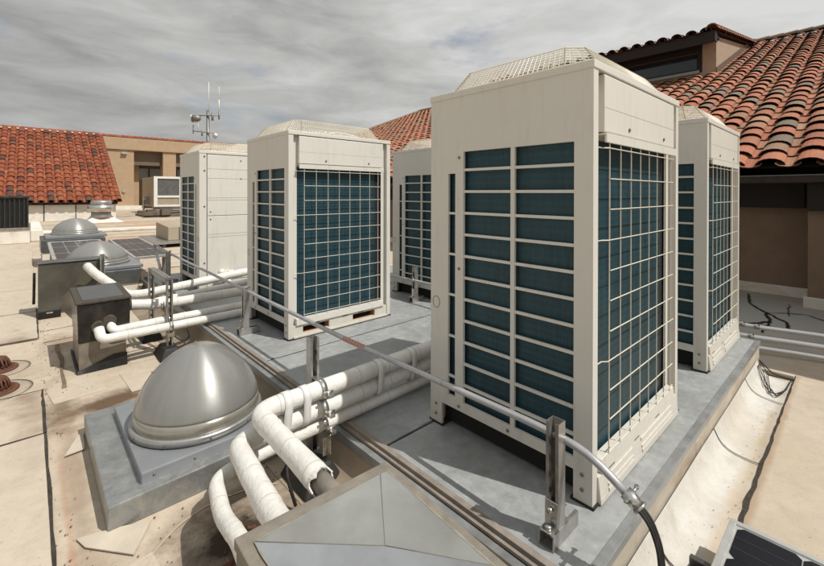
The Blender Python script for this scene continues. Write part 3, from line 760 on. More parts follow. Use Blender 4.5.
for s in (-1,1): mb.tube([(CX+s*.018,-.178,.428),(CX+s*.036,-.180,.432)],.0045,8); mb.lathe((CX+s*.038,-.18,.428),[(.006,0),(.006,.010)],6)
mb.build('end_fitting',M['shiny'],t)
mb=MB(); random.seed(2)
for k in range(3):
    ox=(k-1)*.0105
    P=[(CX+ox-.003,-.19,.416),(CX+ox,-.225,.388),(CX+ox*1.1,-.250,.33),(CX+ox*1.4-.004,-.258,.25),(CX+ox*1.2-.012,-.262,.16),(CX+ox-.02,-.262,.06),(CX+ox-.03,-.27,.012),(CX+ox-.2,-.33,.03)]
    mb.tube(rounded(P,.03,4),.0048,8)
build_split(mb,'black_cable',M['black'],None,label='black cable hanging in a bundle of three from the open conduit end',cat='cable',group='black cables at the conduit end')
# conduit in gap E
t=tag((lambda mb:(mb.tube(resample([(1.355,3.4,.405),(1.355,.95,.405)],.3),.0135,12),mb.build('electrical_conduit',M['conduit']))[1])(MB()),'thin grey conduit crossing in front of the half-hidden unit in the gap','conduit')
# far bent end rods
t=empty('strut_brace',(0,0,0),'slanting grey strut piece beside the far end of the conduit','support post')
mb=MB(); mb.tube([(CX-.06,5.32,.60),(CX-.04,5.12,.36),(CX-.03,5.02,.205)],.016,8); mb.build('brace_rod',M['galv'],t)

# ---------------------------------------------------------------- insulated pipes
random.seed(8)
M['seam']=simple('seam_grime',(.45,.41,.34),.7)
def insulated(path,r,rad=.09,step=.035,band=.19,noise_amp=.055):
    P=resample(rounded(path,rad,8),step); rr=[]; s=0
    for i,p in enumerate(P):
        if i: s+=(P[i]-P[i-1]).length
        k=(s/band)%1; lip=.045*math.exp(-((k-.06)/.05)**2)
        rr.append(r*(1+lip+noise_amp*mnoise.noise(Vector((s*9,r*100,0)))-.02*math.sin(k*PI)))
    mb=MB(); mb.tube(P,rr,18); 
    # wrap seams
    return mb,P,rr
def pipe(label,path,r,group,rad=.09,band=.19,bare_end=None):
    t=empty('insulated_pipe',(0,0,0),label,'pipe',group)
    mb,P,rr=insulated(path,r,rad,band=band)
    s=0; last=-1
    for i in range(1,len(P)):
        s+=(P[i]-P[i-1]).length; k=int(s/band)
        if k!=last and i<len(P)-1:
            last=k; d=(P[i]-P[i-1]).normalized(); mb.tube([P[i]-d*.0012,P[i]+d*.0012],rr[i]*1.012,18,mi=1)
    mb.build('jacket',[M['pipe'],M['seam']],t)
    if bare_end:
        a,b,rb=bare_end; mb=MB(); mb.tube([a,b],rb,14); mb.build('bare_end',M['mastic'],t)
    return t
G1='white insulated pipes between the nearest units'
def jag(t,c,d,r):
    """torn ring of jacket at a cut end"""
    d=Vector(d).normalized(); u=d.cross(Vector((0,0,1))).normalized(); w=d.cross(u); mb=MB(); n=22; P=[]
    for k in range(n):
        a=2*PI*k/n; L_=random.uniform(.004,.028); P.append((Vector(c)+(u*math.cos(a)+w*math.sin(a))*r, Vector(c)+(u*math.cos(a)+w*math.sin(a))*r+d*L_))
    for k in range(n):
        a,b=P[k]; c2,e=P[(k+1)%n]; mb.quad([a,c2,e,b],0)
    o=mb.build('torn_rim',M['pipe'],t); sm=o.modifiers.new('s','SOLIDIFY'); sm.thickness=.004
p1=pipe('top white pipe of the near run, with big elbow and torn end',
     [(.92,1.02,.40),(-.43,1.0,.39),(-.715,1.0,.388),(-.742,.475,.405)],.038,G1,rad=.085,bare_end=((-.742,.48,.405),(-.745,.36,.408),.029))
jag(p1,(-.742,.478,.405),(-.003,-1,.005),.039)
p2=pipe('thick white pipe bending into the grey hood just left of the torn-ended pipe',
     [(.92,1.03,.315),(-.43,1.005,.305),(-.66,1.0,.30),(-.795,.985,.30),(-.81,.86,.30),(-.845,.60,.315),(-.87,.37,.34)],.038,G1,rad=.07)
p3=pipe('thin lowest white pipe of the near run, farthest left where it enters the grey hood',
     [(.92,1.02,.235),(-.43,1.0,.233),(-.70,.995,.225),(-.875,.975,.215),(-.915,.78,.215),(-.925,.60,.255),(-.965,.37,.30)],.027,G1,rad=.06)
# straps looping round P1 and P2
mb=MB()
for x in (-.60,-.515,-.12,.10,.32):
    yo=(x+.43)*.013 if x>-.43 else 0; zo=(x+.43)*.0074 if x>-.43 else 0
    pts=[]
    for k in range(9): a=PI*k/8; pts.append((1.0+yo+.0400*math.cos(a),.389+zo+.0400*math.sin(a)))
    for k in range(9): a=PI+PI*k/8; pts.append((1.004+yo+.0398*math.cos(a),.303+zo+.0398*math.sin(a)))
    n_=len(pts); w_=.016+random.uniform(0,.005); tl_=random.uniform(-.01,.01)
    for k in range(n_):
        (ya,za),(yb,zb)=pts[k],pts[(k+1)%n_]; xa=x+tl_*(za-.35)*8; xb=x+tl_*(zb-.35)*8
        mb.quad([(xa-w_,ya,za),(xa+w_,ya,za),(xb+w_,yb,zb),(xb-w_,yb,zb)],0,True)
for i,(x0_,o) in enumerate(zip((-.60,-.515,-.12,.10,.32),[None]*5)): pass
import itertools
_v,_f=mb.v,mb.f
_labels=['white tape strap round the two upper near pipes, next to their elbow','white tape strap round the two upper near pipes, just left of the slotted post','white tape strap in shade round the two upper near pipes, first right of the post','white tape strap in shade round the upper near pipes, middle of the shaded three','white tape strap round the upper near pipes, closest to the nearest big unit']
for i,lb in enumerate(_labels):
    m2=MB(); m2.v=_v[i*72:(i+1)*72]; m2.f=[tuple(j-i*72 for j in f) for f in _f[i*18:(i+1)*18]]; m2.m=[0]*18; m2.sm=[True]*18; m2.tone=[.5]*18
    o=m2.build('tape_strap',M['tape'],weld=True); sm=o.modifiers.new('s','SOLIDIFY'); sm.thickness=.0015; tag(o,lb,'strap','tape straps round the near pipes')
# post for near pipes
t=empty('pipe_support_post',(0,0,0),'slotted galvanised strut post rising above the near white pipes, on a black rubber foot','support post','galvanised pipe support posts')
mb=MB(); channel(mb,-.432,1.068,.10,.60,face='y'); mb.build('channel',M['galv'],t)
for z,r,x in ((.389,.040,-.432),(.303,.040,-.425),(.233,.029,-.42)):
    mb=MB(); mb.lathe((x,1.002,z),[(r,-.013),(r+.003,-.013),(r+.003,.013),(r,.013)],20,axis='x')
    mb.box((x-.012,.93-.02+.0,z-.006),(x+.012,.965-r*.2,z+.006)); mb.tube([(x-.02,.935-.004,z+.012),(x+.02,.935-.004,z+.012)],.006,6)
    mb.box((x-.014,1.0,z+r-.002),(x+.014,1.047,z+r+.004))
    mb.build('pipe_clamp',M['shiny'],t)
mb=MB(); mb.box((-.445,.955,.12),(-.405,.96,.20)); mb.box((-.425,.93,.13),(-.421,.955,.19)); mb.build('hanging_bracket',M['shiny'],t,bevel=.002)
mb=MB(); mb.hexa([(-.56,.90,.005),(-.36,.90,.005),(-.36,1.14,.005),(-.56,1.14,.005)],[(-.51,.94,.10),(-.41,.94,.10),(-.41,1.11,.10),(-.51,1.11,.10)]); mb.build('rubber_foot',M['black'],t,bevel=.012,seg=3)
mb=MB(); mb.tube(rounded([(-.60,.9,.02),(-.62,.95,.14),(-.55,1.02,.20),(-.47,1.05,.12),(-.5,1.1,.02)],.05,5),.007,8); mb.build('black_hose',M['black'],t)

# left pipe group
G2='white insulated pipes at the black hood'
pipe('upper thick white pipe entering the right face of the black hood',[(.30,3.25,.345),(-.20,3.25,.345),(-.55,3.22,.345),(-.852,3.20,.395)],.040,G2,rad=.3)
pipe('inner white pipe of the two that elbow into the black hood front',[(.30,3.05,.275),(-.55,3.03,.27),(-.93,3.0,.265),(-.945,3.05,.33)],.030,G2,rad=.045)
pipe('outer, lowest white pipe of the two that elbow into the black hood front',[(.30,2.97,.235),(-.55,2.96,.232),(-1.0,2.94,.235),(-1.01,3.0,.30)],.031,G2,rad=.05)
pipe('higher white pipe at the foot of the farthest unit, rising into the dark bent duct',[(.85,3.93,.42),(.35,3.85,.405),(-.60,3.80,.33),(-.72,3.84,.33),(-.90,4.35,.47),(-.93,4.7,.50)],.040,G2,rad=.10)
pipe('straight white pipe just below the rising one, near the farthest unit',[(.85,3.78,.34),(.35,3.72,.325),(-.60,3.68,.265),(-.80,3.72,.25)],.034,G2,rad=.08)
# frame on left
t=empty('pipe_rack',(0,0,0),'galvanised two-post strut frame with rubber feet carrying the white pipes by the black hood','pipe rack')
mb=MB(); channel(mb,-.577,2.99,.075,.575,face='y'); mb.build('post',M['galv'],t)
mb=MB(); channel(mb,-.597,3.52,.075,.60,face='y'); mb.build('post',M['galv'],t)
mb=MB(); holed(mb,[2.97+.05*k/2 for k in range(24)],[-.02,-.007,.007,.02],lambda u,v:abs(v)<.007 and int((u-2.97)/.025)%2==1,lambda u,v,d:(-.587+v,u,.602+.0-d),.003)
mb.box((-.609,2.97,.562),(-.606,3.545,.598)); mb.box((-.568,2.97,.562),(-.565,3.545,.598)); mb.build('cross_channel',M['galv'],t)
for y,x in ((2.99,-.577),(3.52,-.597)):
    mb=MB(); mb.hexa([(x-.09,y-.13,.004),(x+.07,y-.13,.004),(x+.07,y+.13,.004),(x-.09,y+.13,.004)],[(x-.05,y-.09,.085),(x+.04,y-.09,.085),(x+.04,y+.09,.085),(x-.05,y+.09,.085)]); mb.build('rubber_foot',M['black'],t,bevel=.015,seg=3)
mb=MB()
for (x,y,z,r) in ((-.577,3.02,.27,.033),(-.577,2.955,.232,.034),(-.585,3.22,.345,.043)):
    mb.lathe((x+.002,y,z),[(r,-.012),(r+.003,-.012),(r+.003,.012),(r,.012)],18,axis='x')
mb.box((-.60,2.93,.16),(-.555,2.962,.19)); build_split(mb,'pipe_clamp',M['shiny'],t)
mb=MB(); mb.tube(rounded([(-.56,2.99,.16),(-.50,2.95,.10),(-.42,3.05,.09),(-.40,3.2,.11)],.04,5),.005,6); mb.build('black_hose',M['black'],t)

# ---------------------------------------------------------------- black pipe hood (left)
t=empty('pipe_hood',(0,0,0),'tall glossy black-brown sheet-metal pipe hood with grey lid, white pipes entering it','pipe hood')
x0,x1,y0,y1=-1.115,-.845,3.035,3.56
def wavybox(mb,x0,x1,y0,y1,z0,z1,amp=.004,n=6,mi=0):
    rows=[]
    for k in range(n+1):
        z=z0+(z1-z0)*k/n; rows.append([(x0+amp*mnoise.noise(Vector((0,z*8,1))),y0+amp*mnoise.noise(Vector((3,z*8,1))),z),(x1,y0+amp*mnoise.noise(Vector((5,z*8,1))),z),(x1+amp*mnoise.noise(Vector((7,z*8,1))),y1,z),(x0,y1,z)])
    for a,b in zip(rows,rows[1:]):
        for i in range(4): j=(i+1)%4; mb.quad([a[i],a[j],b[j],b[i]],mi,False)
    mb.quad(rows[-1],mi)
mb=MB(); wavybox(mb,x0,x1,y0,y1,.004,.215); mb.build('lower_casing',M['bronzelow'],t)
mb=MB(); mb.hexa([(x0-.004,y0-.004,.208),(x1+.02,y0-.004,.208),(x1+.02,y1,.208),(x0-.004,y1,.208)],[(x0-.012,y0-.012,.475),(x1+.022,y0-.012,.475),(x1+.022,y1,.475),(x0-.012,y1,.475)]); mb.build('upper_casing',M['bronze'],t,bevel=.003)
mb=MB(); mb.hexa([(x0-.02,y0-.02,.476),(x1+.03,y0-.02,.476),(x1+.03,y1+.01,.476),(x0-.02,y1+.01,.476)],[(x0-.02,y0-.02,.492),(x1+.03,y0-.02,.492),(x1+.03,y1+.01,.505),(x0-.02,y1+.01,.505)]); mb.build('lid_rim',M['tar2'],t,bevel=.002)
mb=MB(); mb.hexa([(x0+.02,y0+.03,.4935),(x1-.01,y0+.03,.4935),(x1-.01,y1-.03,.503),(x0+.02,y1-.03,.503)],[(x0+.02,y0+.03,.4965),(x1-.01,y0+.03,.4965),(x1-.01,y1-.03,.5075),(x0+.02,y1-.03,.5075)]); mb.build('lid_sheet',M['bronzetop'],t)
mb=MB(); random.seed(14)
def tarskirt(mb,x0,x1,y,zmax,n=24,t_=.004):
    for k in range(n):
        a=x0+(x1-x0)*k/n; b=x0+(x1-x0)*(k+1)/n
        f=lambda x:.025+(zmax-.025)*max(0,min(1,(x-x0)/(x1-x0)*1.6-.15))*(1+.25*mnoise.noise(Vector((x*30,2,0))))
        mb.hexa([(a,y-t_-.012,.003),(b,y-t_-.012,.003),(b,y,.003),(a,y,.003)],[(a,y-t_,f(a)),(b,y-t_,f(b)),(b,y,f(b)),(a,y,f(a))])
tarskirt(mb,x0-.01,x1+.005,y0-.005,.09); mb.box((x0-.014,y0,.003),(x0-.004,y1,.03)); mb.build('tar_skirt',M['tar'],t)
for c,r,ax in (((x1+.024,3.20,.395),.052,'x'),):
    mb=MB(); mb.lathe(c,[(r,-.01),(r,.012),(r*.82,.03)],18,axis=ax); mb.build('pipe_collar',M['tar2'],t)
mb=MB()
for c in ((-.945,3.02,.335),(-1.01,3.02,.305)): mb.lathe(c,[(.036,-.008),(.042,.0),(.045,.012)],16,axis='y')
build_split(mb,'pipe_collar',M['tar2'],t)

# ---------------------------------------------------------------- near grey hood at bottom centre
t=empty('pipe_hood',(0,0,0),'broad grey sheet-metal pipe hood at the bottom edge with brown mastic rim and soldered creases','pipe hood')
c0,c1,c2,c3=(-.577,.366),(-1.012,.388),(-1.03,-.30),(-.622,-.32)
def hz(p): return .44
cc=(-.80,.05,.452)
def inset(p,f): return (p[0]+(cc[0]-p[0])*f,p[1]+(cc[1]-p[1])*f)
C4=[c1,c0,c3,c2]
mb=MB()
mb.hexa([(x,y,.0) for x,y in reversed(C4)],[(x,y,.41) for x,y in reversed(C4)]); mb.build('casing',M['mastic'],t)
mb=MB(); out=[inset(p,-.02) for p in C4]
mb.hexa([(x,y,.411) for x,y in reversed(out)],[(x,y,.438) for x,y in reversed(out)]); mb.build('rim',M['mastic'],t,bevel=.004,seg=2)
mb=MB(); inn=[inset(p,.12) for p in C4]; I=[(x,y,.4405) for x,y in inn]
# irregular soldered sheets: hip creases
L0,R0,R3,L3=I[0],I[1],I[2],I[3]
pr_mid=(R0[0]*.35+R3[0]*.65+.0,R0[1]*.35+R3[1]*.65,.4405); top_mid=(R0[0]*.93+L0[0]*.07,R0[1]*.93+L0[1]*.07,.4425)
lo_mid=(-.774,.131,.4445)
mb.quad([L0,lo_mid,top_mid],0); mb.quad([top_mid,lo_mid,R0],0); mb.quad([R0,lo_mid,pr_mid],0); mb.quad([L0,L3,R3,pr_mid,lo_mid],1)
o=mb.build('top_sheet',[M['lead'],M['leadblue']],t); sm=o.modifiers.new('s','SOLIDIFY'); sm.thickness=.003; sm.offset=0
mb=MB()
for a,b in ((L0,lo_mid),(lo_mid,pr_mid),(lo_mid,top_mid)): mb.tube([Vector(a)+Vector((0,0,.002)),Vector(b)+Vector((0,0,.002))],.0009,5)
mb.build('solder_creases',M['mastic'],t)
mb=MB(); random.seed(31)  # pale sealant smear along the rim
for (a,b) in ((I[0],I[1]),(I[1],I[2]),(I[0],I[3])):
    a=Vector(a);b=Vector(b); n=40; d=(b-a).normalized(); nr=Vector((-d.y,d.x,0))
    for k in range(n):
        p=a.lerp(b,k/n); q=a.lerp(b,(k+1)/n); w1=.0005+.005*abs(mnoise.noise(Vector((k*.21,a.x*9,0)))); w2=.0005+.005*abs(mnoise.noise(Vector(((k+1)*.21,a.x*9,0))))
        mb.quad([p-nr*w1+Vector((0,0,.0022)),q-nr*w2+Vector((0,0,.0022)),q+nr*w2+Vector((0,0,.0022)),p+nr*w1+Vector((0,0,.0022))],0)
mb.build('sealant_smear',simple('pale_sealant',(.27,.245,.20),.8,var=.25,scale=40,bump=.3),t)

# ---------------------------------------------------------------- domed skylights
def dome_parts(t,c,R_,H,seg=64):
    cx_,cy_,cz_=c
    prof=[]; n=22
    for k in range(n+1):
        f=k/n; r=R_*(1-f**1.5)**.56 if f<1 else 0.0001; prof.append((max(r,.0001),.075*H/.33+ (H-.075*H/.33)*f))
    prof=[(r*.985,min(h,H*(.962+.006*(1-r/R_)))) for r,h in prof]
    mb=MB(); mb.lathe((0,0,0),prof,seg); o=mb.build('dome_shell',M['dome'],t); o.location=c
    mb=MB(); mb.lathe((0,0,0),[(R_*1.0,.012),(R_*1.0,.05*H/.33),(R_*.985,.075*H/.33+.001)],seg); o=mb.build('dome_band',M['domeband'],t); o.location=c
    mb=MB(); mb.lathe((0,0,0),[(R_*1.05,0),(R_*1.05,.022),(R_*1.035,.028),(R_*1.01,.030)],seg); 
    o=mb.build('ring',M['domering'],t); o.location=c
    mb=MB()
    for k in range(10):
        a=2*PI*k/10+.2; p=Vector((R_*1.052*math.cos(a),R_*1.052*math.sin(a),.012)); mb.tube([p,p+Vector((math.cos(a),math.sin(a),0))*.004],.005,6)
    
    for o in build_split(mb,'ring_rivet',M['bolt'],t): o.location=c
t=empty('domed_skylight',(0,0,0),'near silver domed skylight on a square blue-grey flange in the foreground left','skylight','silver domed skylights')
mb=MB()
mb.hexa([(-1.158,1.257,.0),(-.44,1.262,.0),(-.44,2.13,.0),(-1.158,2.128,.0)],[(-1.158,1.257,.096),(-.44,1.262,.112),(-.44,2.13,.112),(-1.158,2.128,.098)]); mb.build('curb_box',M['curbbox'],t,bevel=.005,seg=2)
mb=MB()
mb.hexa([(-1.045,1.315,.09),(-.475,1.315,.10),(-.475,2.01,.10),(-1.045,2.01,.09)],[(-1.045,1.315,.142),(-.475,1.315,.150),(-.475,2.01,.150),(-1.045,2.01,.142)]); mb.build('flange',M['flash'],t,bevel=.006,seg=2)
mb=MB()
for x in (-1.0,-.85,-.7,-.55): mb.lathe((x,1.314,.122),[(.0001,-.003),(.005,-.002),(.005,.002)],8,axis='y')
build_split(mb,'flange_screw',M['bolt'],t)
dome_parts(t,(-.745,1.635,.150),.278,.350)
def far_dome(label,c,R_,H,bx):
    t=empty('domed_skylight',(0,0,0),label,'skylight','silver domed skylights')
    x0,x1,y0,y1,z=bx
    mb=MB(); mb.box((x0,y0,0),(x1,y1,z*.55)); mb.build('white_curb',M['wallwhite'],t)
    mb=MB(); mb.box((x0-.02,y0-.02,z*.55+.001),(x1+.02,y1+.02,z)); mb.build('curb_box',M['bronzetop'],t,bevel=.006)
    mb=MB(); mb.box((c[0]-R_-.09,c[1]-R_-.09,z+.001),(c[0]+R_+.09,c[1]+R_+.09,c[2])); mb.build('flange',M['flash'],t,bevel=.005)
    dome_parts(t,c,R_,H,40)
far_dome('middle silver domed skylight behind the dark bent duct, sun streak on it',(-.76,5.60,.40),.305,.27,(-1.12,-.42,5.15,6.1,.36))
far_dome('farthest silver domed skylight, smallest in view, beyond the solar panels',(-.74,9.1,.50),.33,.28,(-1.2,-.38,8.55,9.6,.45))

# flaps & debris around near curb box
mb=MB()
def flap(pts,z=.006): mb.hexa([(x,y,z) for x,y in pts],[(x,y,z+.004) for x,y in pts])
flap([(-1.245,1.30),(-1.225,1.235),(-1.105,1.085),(-1.03,1.215),(-1.10,1.25),(-1.19,1.285)]); 
o=tag(mb.build('membrane_flap',M['curb']),'loose grey-tan membrane flap at the near corner of the skylight box','flap')
mb=MB(); flap([(-1.245,1.93),(-1.17,1.94),(-1.163,2.12),(-1.185,2.10)],.008); tag(mb.build('membrane_flap',M['curb']),'small torn membrane flap at the left rear of the skylight box','flap')
# twigs/rusty rod near bottom left puddle
mb=MB(); mb.tube([(-1.0,.70,.03),(-.80,.86,.04)],.011,8); mb.tube([(-.98,.80,.02),(-.70,.84,.03)],.006,6); mb.tube([(-.62,.78,.03),(-.86,.98,.02)],.007,6)
build_split(mb,'rusty_rod',M['castiron'],None,label='thin rusty brown rod lying in the dark wet patch by the lower pipes',cat='rod',group='rusty rods by the pipes')

# ---------------------------------------------------------------- dark bent duct
t=empty('bent_duct',(0,0,0),'dark inverted-L sheet-metal duct standing on the roof behind the black hood','duct')
mb=MB(); Y0,Y1=4.85,5.05
pts=[(-1.30,.06),(-1.135,.06),(-1.135,.15),(-1.12,.205),(-1.07,.25),(-.98,.265),(-.92,.30),(-.78,.455),(-.775,.525),(-1.30,.54)]
mb.hexa([(x,Y0,z) for x,z in pts],[(x,Y1,z) for x,z in pts]); mb.v=mb.v
mb.build('casing',simple('duct_olive_sheet',(.085,.082,.068),.33,.3,var=.25,scale=5,bump=.1,dirt=((.16,.14,.10),.5),spec=.6),t,bevel=.008,seg=2)
mb=MB(); mb.box((-1.31,Y0-.012,.541),(-.74,Y1+.01,.553)); mb.build('top_flange',M['bronzetop'],t,bevel=.003)
mb=MB(); mb.box((-1.305,Y0-.01,.002),(-1.13,Y1,.075)); mb.box((-1.24,Y0-.014,.05),(-1.19,Y0-.0105,.062),1); mb.build('tar_base',[M['tar'],M['galv']],t,bevel=.004)
mb=MB(); channel(mb,-.80,4.80,.30,.60,face='y',slots=False); mb.build('strut',M['galv'],t)
tag((lambda mb:(mb.tube([(-1.325,5.15,.42),(-1.33,5.15,.1)],.012,8),mb.build('thin_downpipe',M['bronze']))[1])(MB()),'thin dark pipe upright along the left side of the bent duct','pipe')

# ---------------------------------------------------------------- solar panels
def solar(name,label,x0,x1,y0,y1,z0,z1,nc,nr,cellm,frame=.022,th=.03,gap=.004,gx=None):
    gx=gap if gx is None else gx
    t=empty(name,(0,0,0),label,'solar panel','solar panels')
    zf=lambda y:z0+(z1-z0)*(y-y0)/(y1-y0)
    def slabz(mb,a,b,c,d,off,th):
        mb.hexa([(a,c,zf(c)-th+off),(b,c,zf(c)-th+off),(b,d,zf(d)-th+off),(a,d,zf(d)-th+off)],[(a,c,zf(c)+off),(b,c,zf(c)+off),(b,d,zf(d)+off),(a,d,zf(d)+off)])
    mb=MB(); slabz(mb,x0,x0+frame,y0,y1,0,th); slabz(mb,x1-frame,x1,y0,y1,0,th); slabz(mb,x0+frame,x1-frame,y0,y0+frame,0,th); slabz(mb,x0+frame,x1-frame,y1-frame,y1,0,th); mb.build('frame',M['alu'],t,bevel=.0015)
    mb=MB(); slabz(mb,x0+frame,x1-frame,y0+frame,y1-frame,-.006,.01); mb.build('backsheet',M['alu'],t)
    mb=MB(); a0,a1=x0+frame+.006,x1-frame-.006; b0,b1=y0+frame+.006,y1-frame-.006
    dx=(a1-a0)/nc; dy=(b1-b0)/nr; ch=min(dx,dy)*.10 if gx==gap else .004
    for i in range(nc):
        for j in range(nr):
            A,B,C_,D=a0+i*dx+gx/2,a0+(i+1)*dx-gx/2,b0+j*dy+gap/2,b0+(j+1)*dy-gap/2
            q=[(A+ch,C_),(B-ch,C_),(B,C_+ch),(B,D-ch),(B-ch,D),(A+ch,D),(A,D-ch),(A,C_+ch)]
            mb.quad([(x,y,zf(y)-.0035) for x,y in q],0)
    mb.build('cells',cellm,t)
    return t
sp1=solar('solar_panel','dark brown solar panel with white frame between the two far domes, at left',-1.145,-.46,6.15,8.35,.40,.44,4,3,M['cellbrown'],.03,gap=.05,gx=.008)
sp2=solar('solar_panel','dark solar panel right of the middle dome, toward the farthest condensing unit',-.36,.10,5.85,8.2,.40,.44,4,3,M['cellbrown'],.03,gap=.05,gx=.008)
for t_,x0_,x1_ in ((sp1,-1.1,-.5),(sp2,-.32,.06)):
    mb=MB()
    for x in (x0_,x1_):
        for y in (6.2,8.1): mb.box((x-.02,y-.02,0),(x+.02,y+.02,.375))
    build_split(mb,'panel_leg',M['galv'],t_)
sp3=solar('solar_panel','black-celled solar panel with pale frame cut off by the bottom right corner',-.62,.395,-1.95,-.300,.140,.140,6,10,M['cell'],.018,gap=.003)
mb=MB(); 
for i in range(6):
    for f in (.33,.67):
        x=-.602+.006+ (i+f)*(1.012-.048)/6*.998; mb.box((x-.0006,-1.92,.1366),(x+.0006,-.325,.1372))
mb.build('busbars',simple('busbar_silver',(.10,.10,.11),.4,.5),sp3)
mb=MB()
for x in (.3,-.5):
    for y in (-.45,-1.7): mb.box((x-.03,y-.03,.022),(x+.03,y+.03,.109))
build_split(mb,'panel_leg',M['galv'],sp3)
t=empty('panel_clamp',(0,0,0),'grey ridged mounting clamp at the left edge of the bottom right solar panel','clamp')
mb=MB(); x=.165; y=-.262
mb.box((.10,-.285,.030),(.20,-.225,.055)); mb.box((.11,-.28,.055),(.135,-.23,.078)); mb.box((.15,-.28,.055),(.165,-.23,.074)); mb.box((.18,-.299,.055),(.20,-.23,.09)); mb.box((.10,-.265,.012),(.20,-.245,.03))
mb.build('clamp_body',simple('dark_grey_alloy',(.12,.12,.115),.4,.7,dirt=((.25,.2,.15),.4)),t,bevel=.003)
mb=MB(); mb.lathe((.142,-.255,.078),[(.008,0),(.008,.01)],6); mb.build('bolt',M['shiny'],t)

# ---------------------------------------------------------------- roof drains
def drain(label,x,y):
    t=empty('roof_drain',(x,y,0),label,'roof drain','rusty roof drains')
    mb=MB(); mb.lathe((0,0,.003),[(.125,0),(.125,.010),(.105,.016),(.10,.006)],32); mb.build('flange',M['castiron'],t)
    mb=MB()
    for k in range(20):
        a=2*PI*k/20; c,s=math.cos(a),math.sin(a); mb.tube([(.085*c,.085*s,.01),(.074*c,.074*s,.062),(.060*c,.060*s,.082)],.0055,6)
    mb.lathe((0,0,.08),[(.066,-.006),(.066,.004),(.0001,.014)],24); mb.lathe((0,0,.008),[(.094,0),(.094,.012),(.08,.012)],24)
    mb.build('dome_strainer',M['castiron'],t)
    mb=MB(); mb.lathe((0,0,.004),[(.07,0),(.06,.003)],20); mb.build('sump',M['dark'],t)
    mb=MB(); mb.lathe((0,0,.0015),[(.19,0),(.16,.003)],32); mb.build('grey_patch',simple('drain_patch',(.33,.275,.21),.8,var=.2,scale=10),t)
drain('rusty cast-iron roof drain strainer at the left edge, the farther of two',-1.545,3.50)
drain('rusty cast-iron roof drain strainer at the left edge, the nearer of two',-1.535,3.06)

# ---------------------------------------------------------------- right side conduits and loose cables
for i,(lab,x,z,r) in enumerate((('right-hand roof conduit farthest from the platform, nearest the brown wall',3.20,.115,.020),('middle of three silver conduits crossing the roof by the brown wall',2.93,.095,.021),('lowest silver conduit of three by the brown wall, closest to the platform',2.78,.055,.017))):
    t=empty('roof_conduit',(0,0,0),lab,'conduit','silver conduits at right')
    P=[(x-.02,2.6,z),(x-.02,.30,z),(x,0.05,z-.01),(x+.16,-.35,z-.02),(x+.22,-.8,z-.02),(x+.24,-3.5,z-.02)]
    mb=MB(); mb.tube(rounded(P,.2,6),r*.95,14); mb.build('tube',M['chrome'],t)
    mb=MB()
    for y in (.12,.02): mb.tube([(x-.008,y,z-.002),(x-.004,y-.035,z-.003)],r*1.15,12)
    build_split(mb,'coupling',M['shiny'],t)
    mb=MB(); mb.box((x-.05,.45,.004),(x+.02,.52,z-r)); mb.box((x+.17,-.9,.004),(x+.28,-.82,z-r-.02)); build_split(mb,'block',M['black'],t)
mb=MB(); random.seed(77)
for k in range(4):
    j=lambda a=.02: random.uniform(-a,a)
    P=[(2.33-.03*k,-.128,.085),(2.30-.05*k+j(),-.17+j(.01),.035),(2.22-.07*k+j(.03),-.195+j(.012),.028),(2.02+j(.06),-.225+j(.01),.026),(1.98+j(.05),-.255+j(.01),.026),(2.12+j(.06),-.285,.027),(2.30+j(.04),-.292,.027)]
    mb.tube(rounded(P,.05,5),.0026,6)
mb.tube(rounded([(2.33,-.125,.1),(2.32,-.2,.03),(2.31,-.30,.03)],.03,5),.004,6)
build_split(mb,'loose_cable',M['black'],None,label='thin black cable in the loose tangle at the gutter end by the platform corner',cat='cable',group='loose cables at the gutter end')
mb=MB(); mb.box((2.365,-.30,.004),(2.40,.1,.035)); tag(mb.build('end_curb_strip',M['curb'],bevel=.004),'low cream curb strip closing the gutter beyond the platform corner','curb')

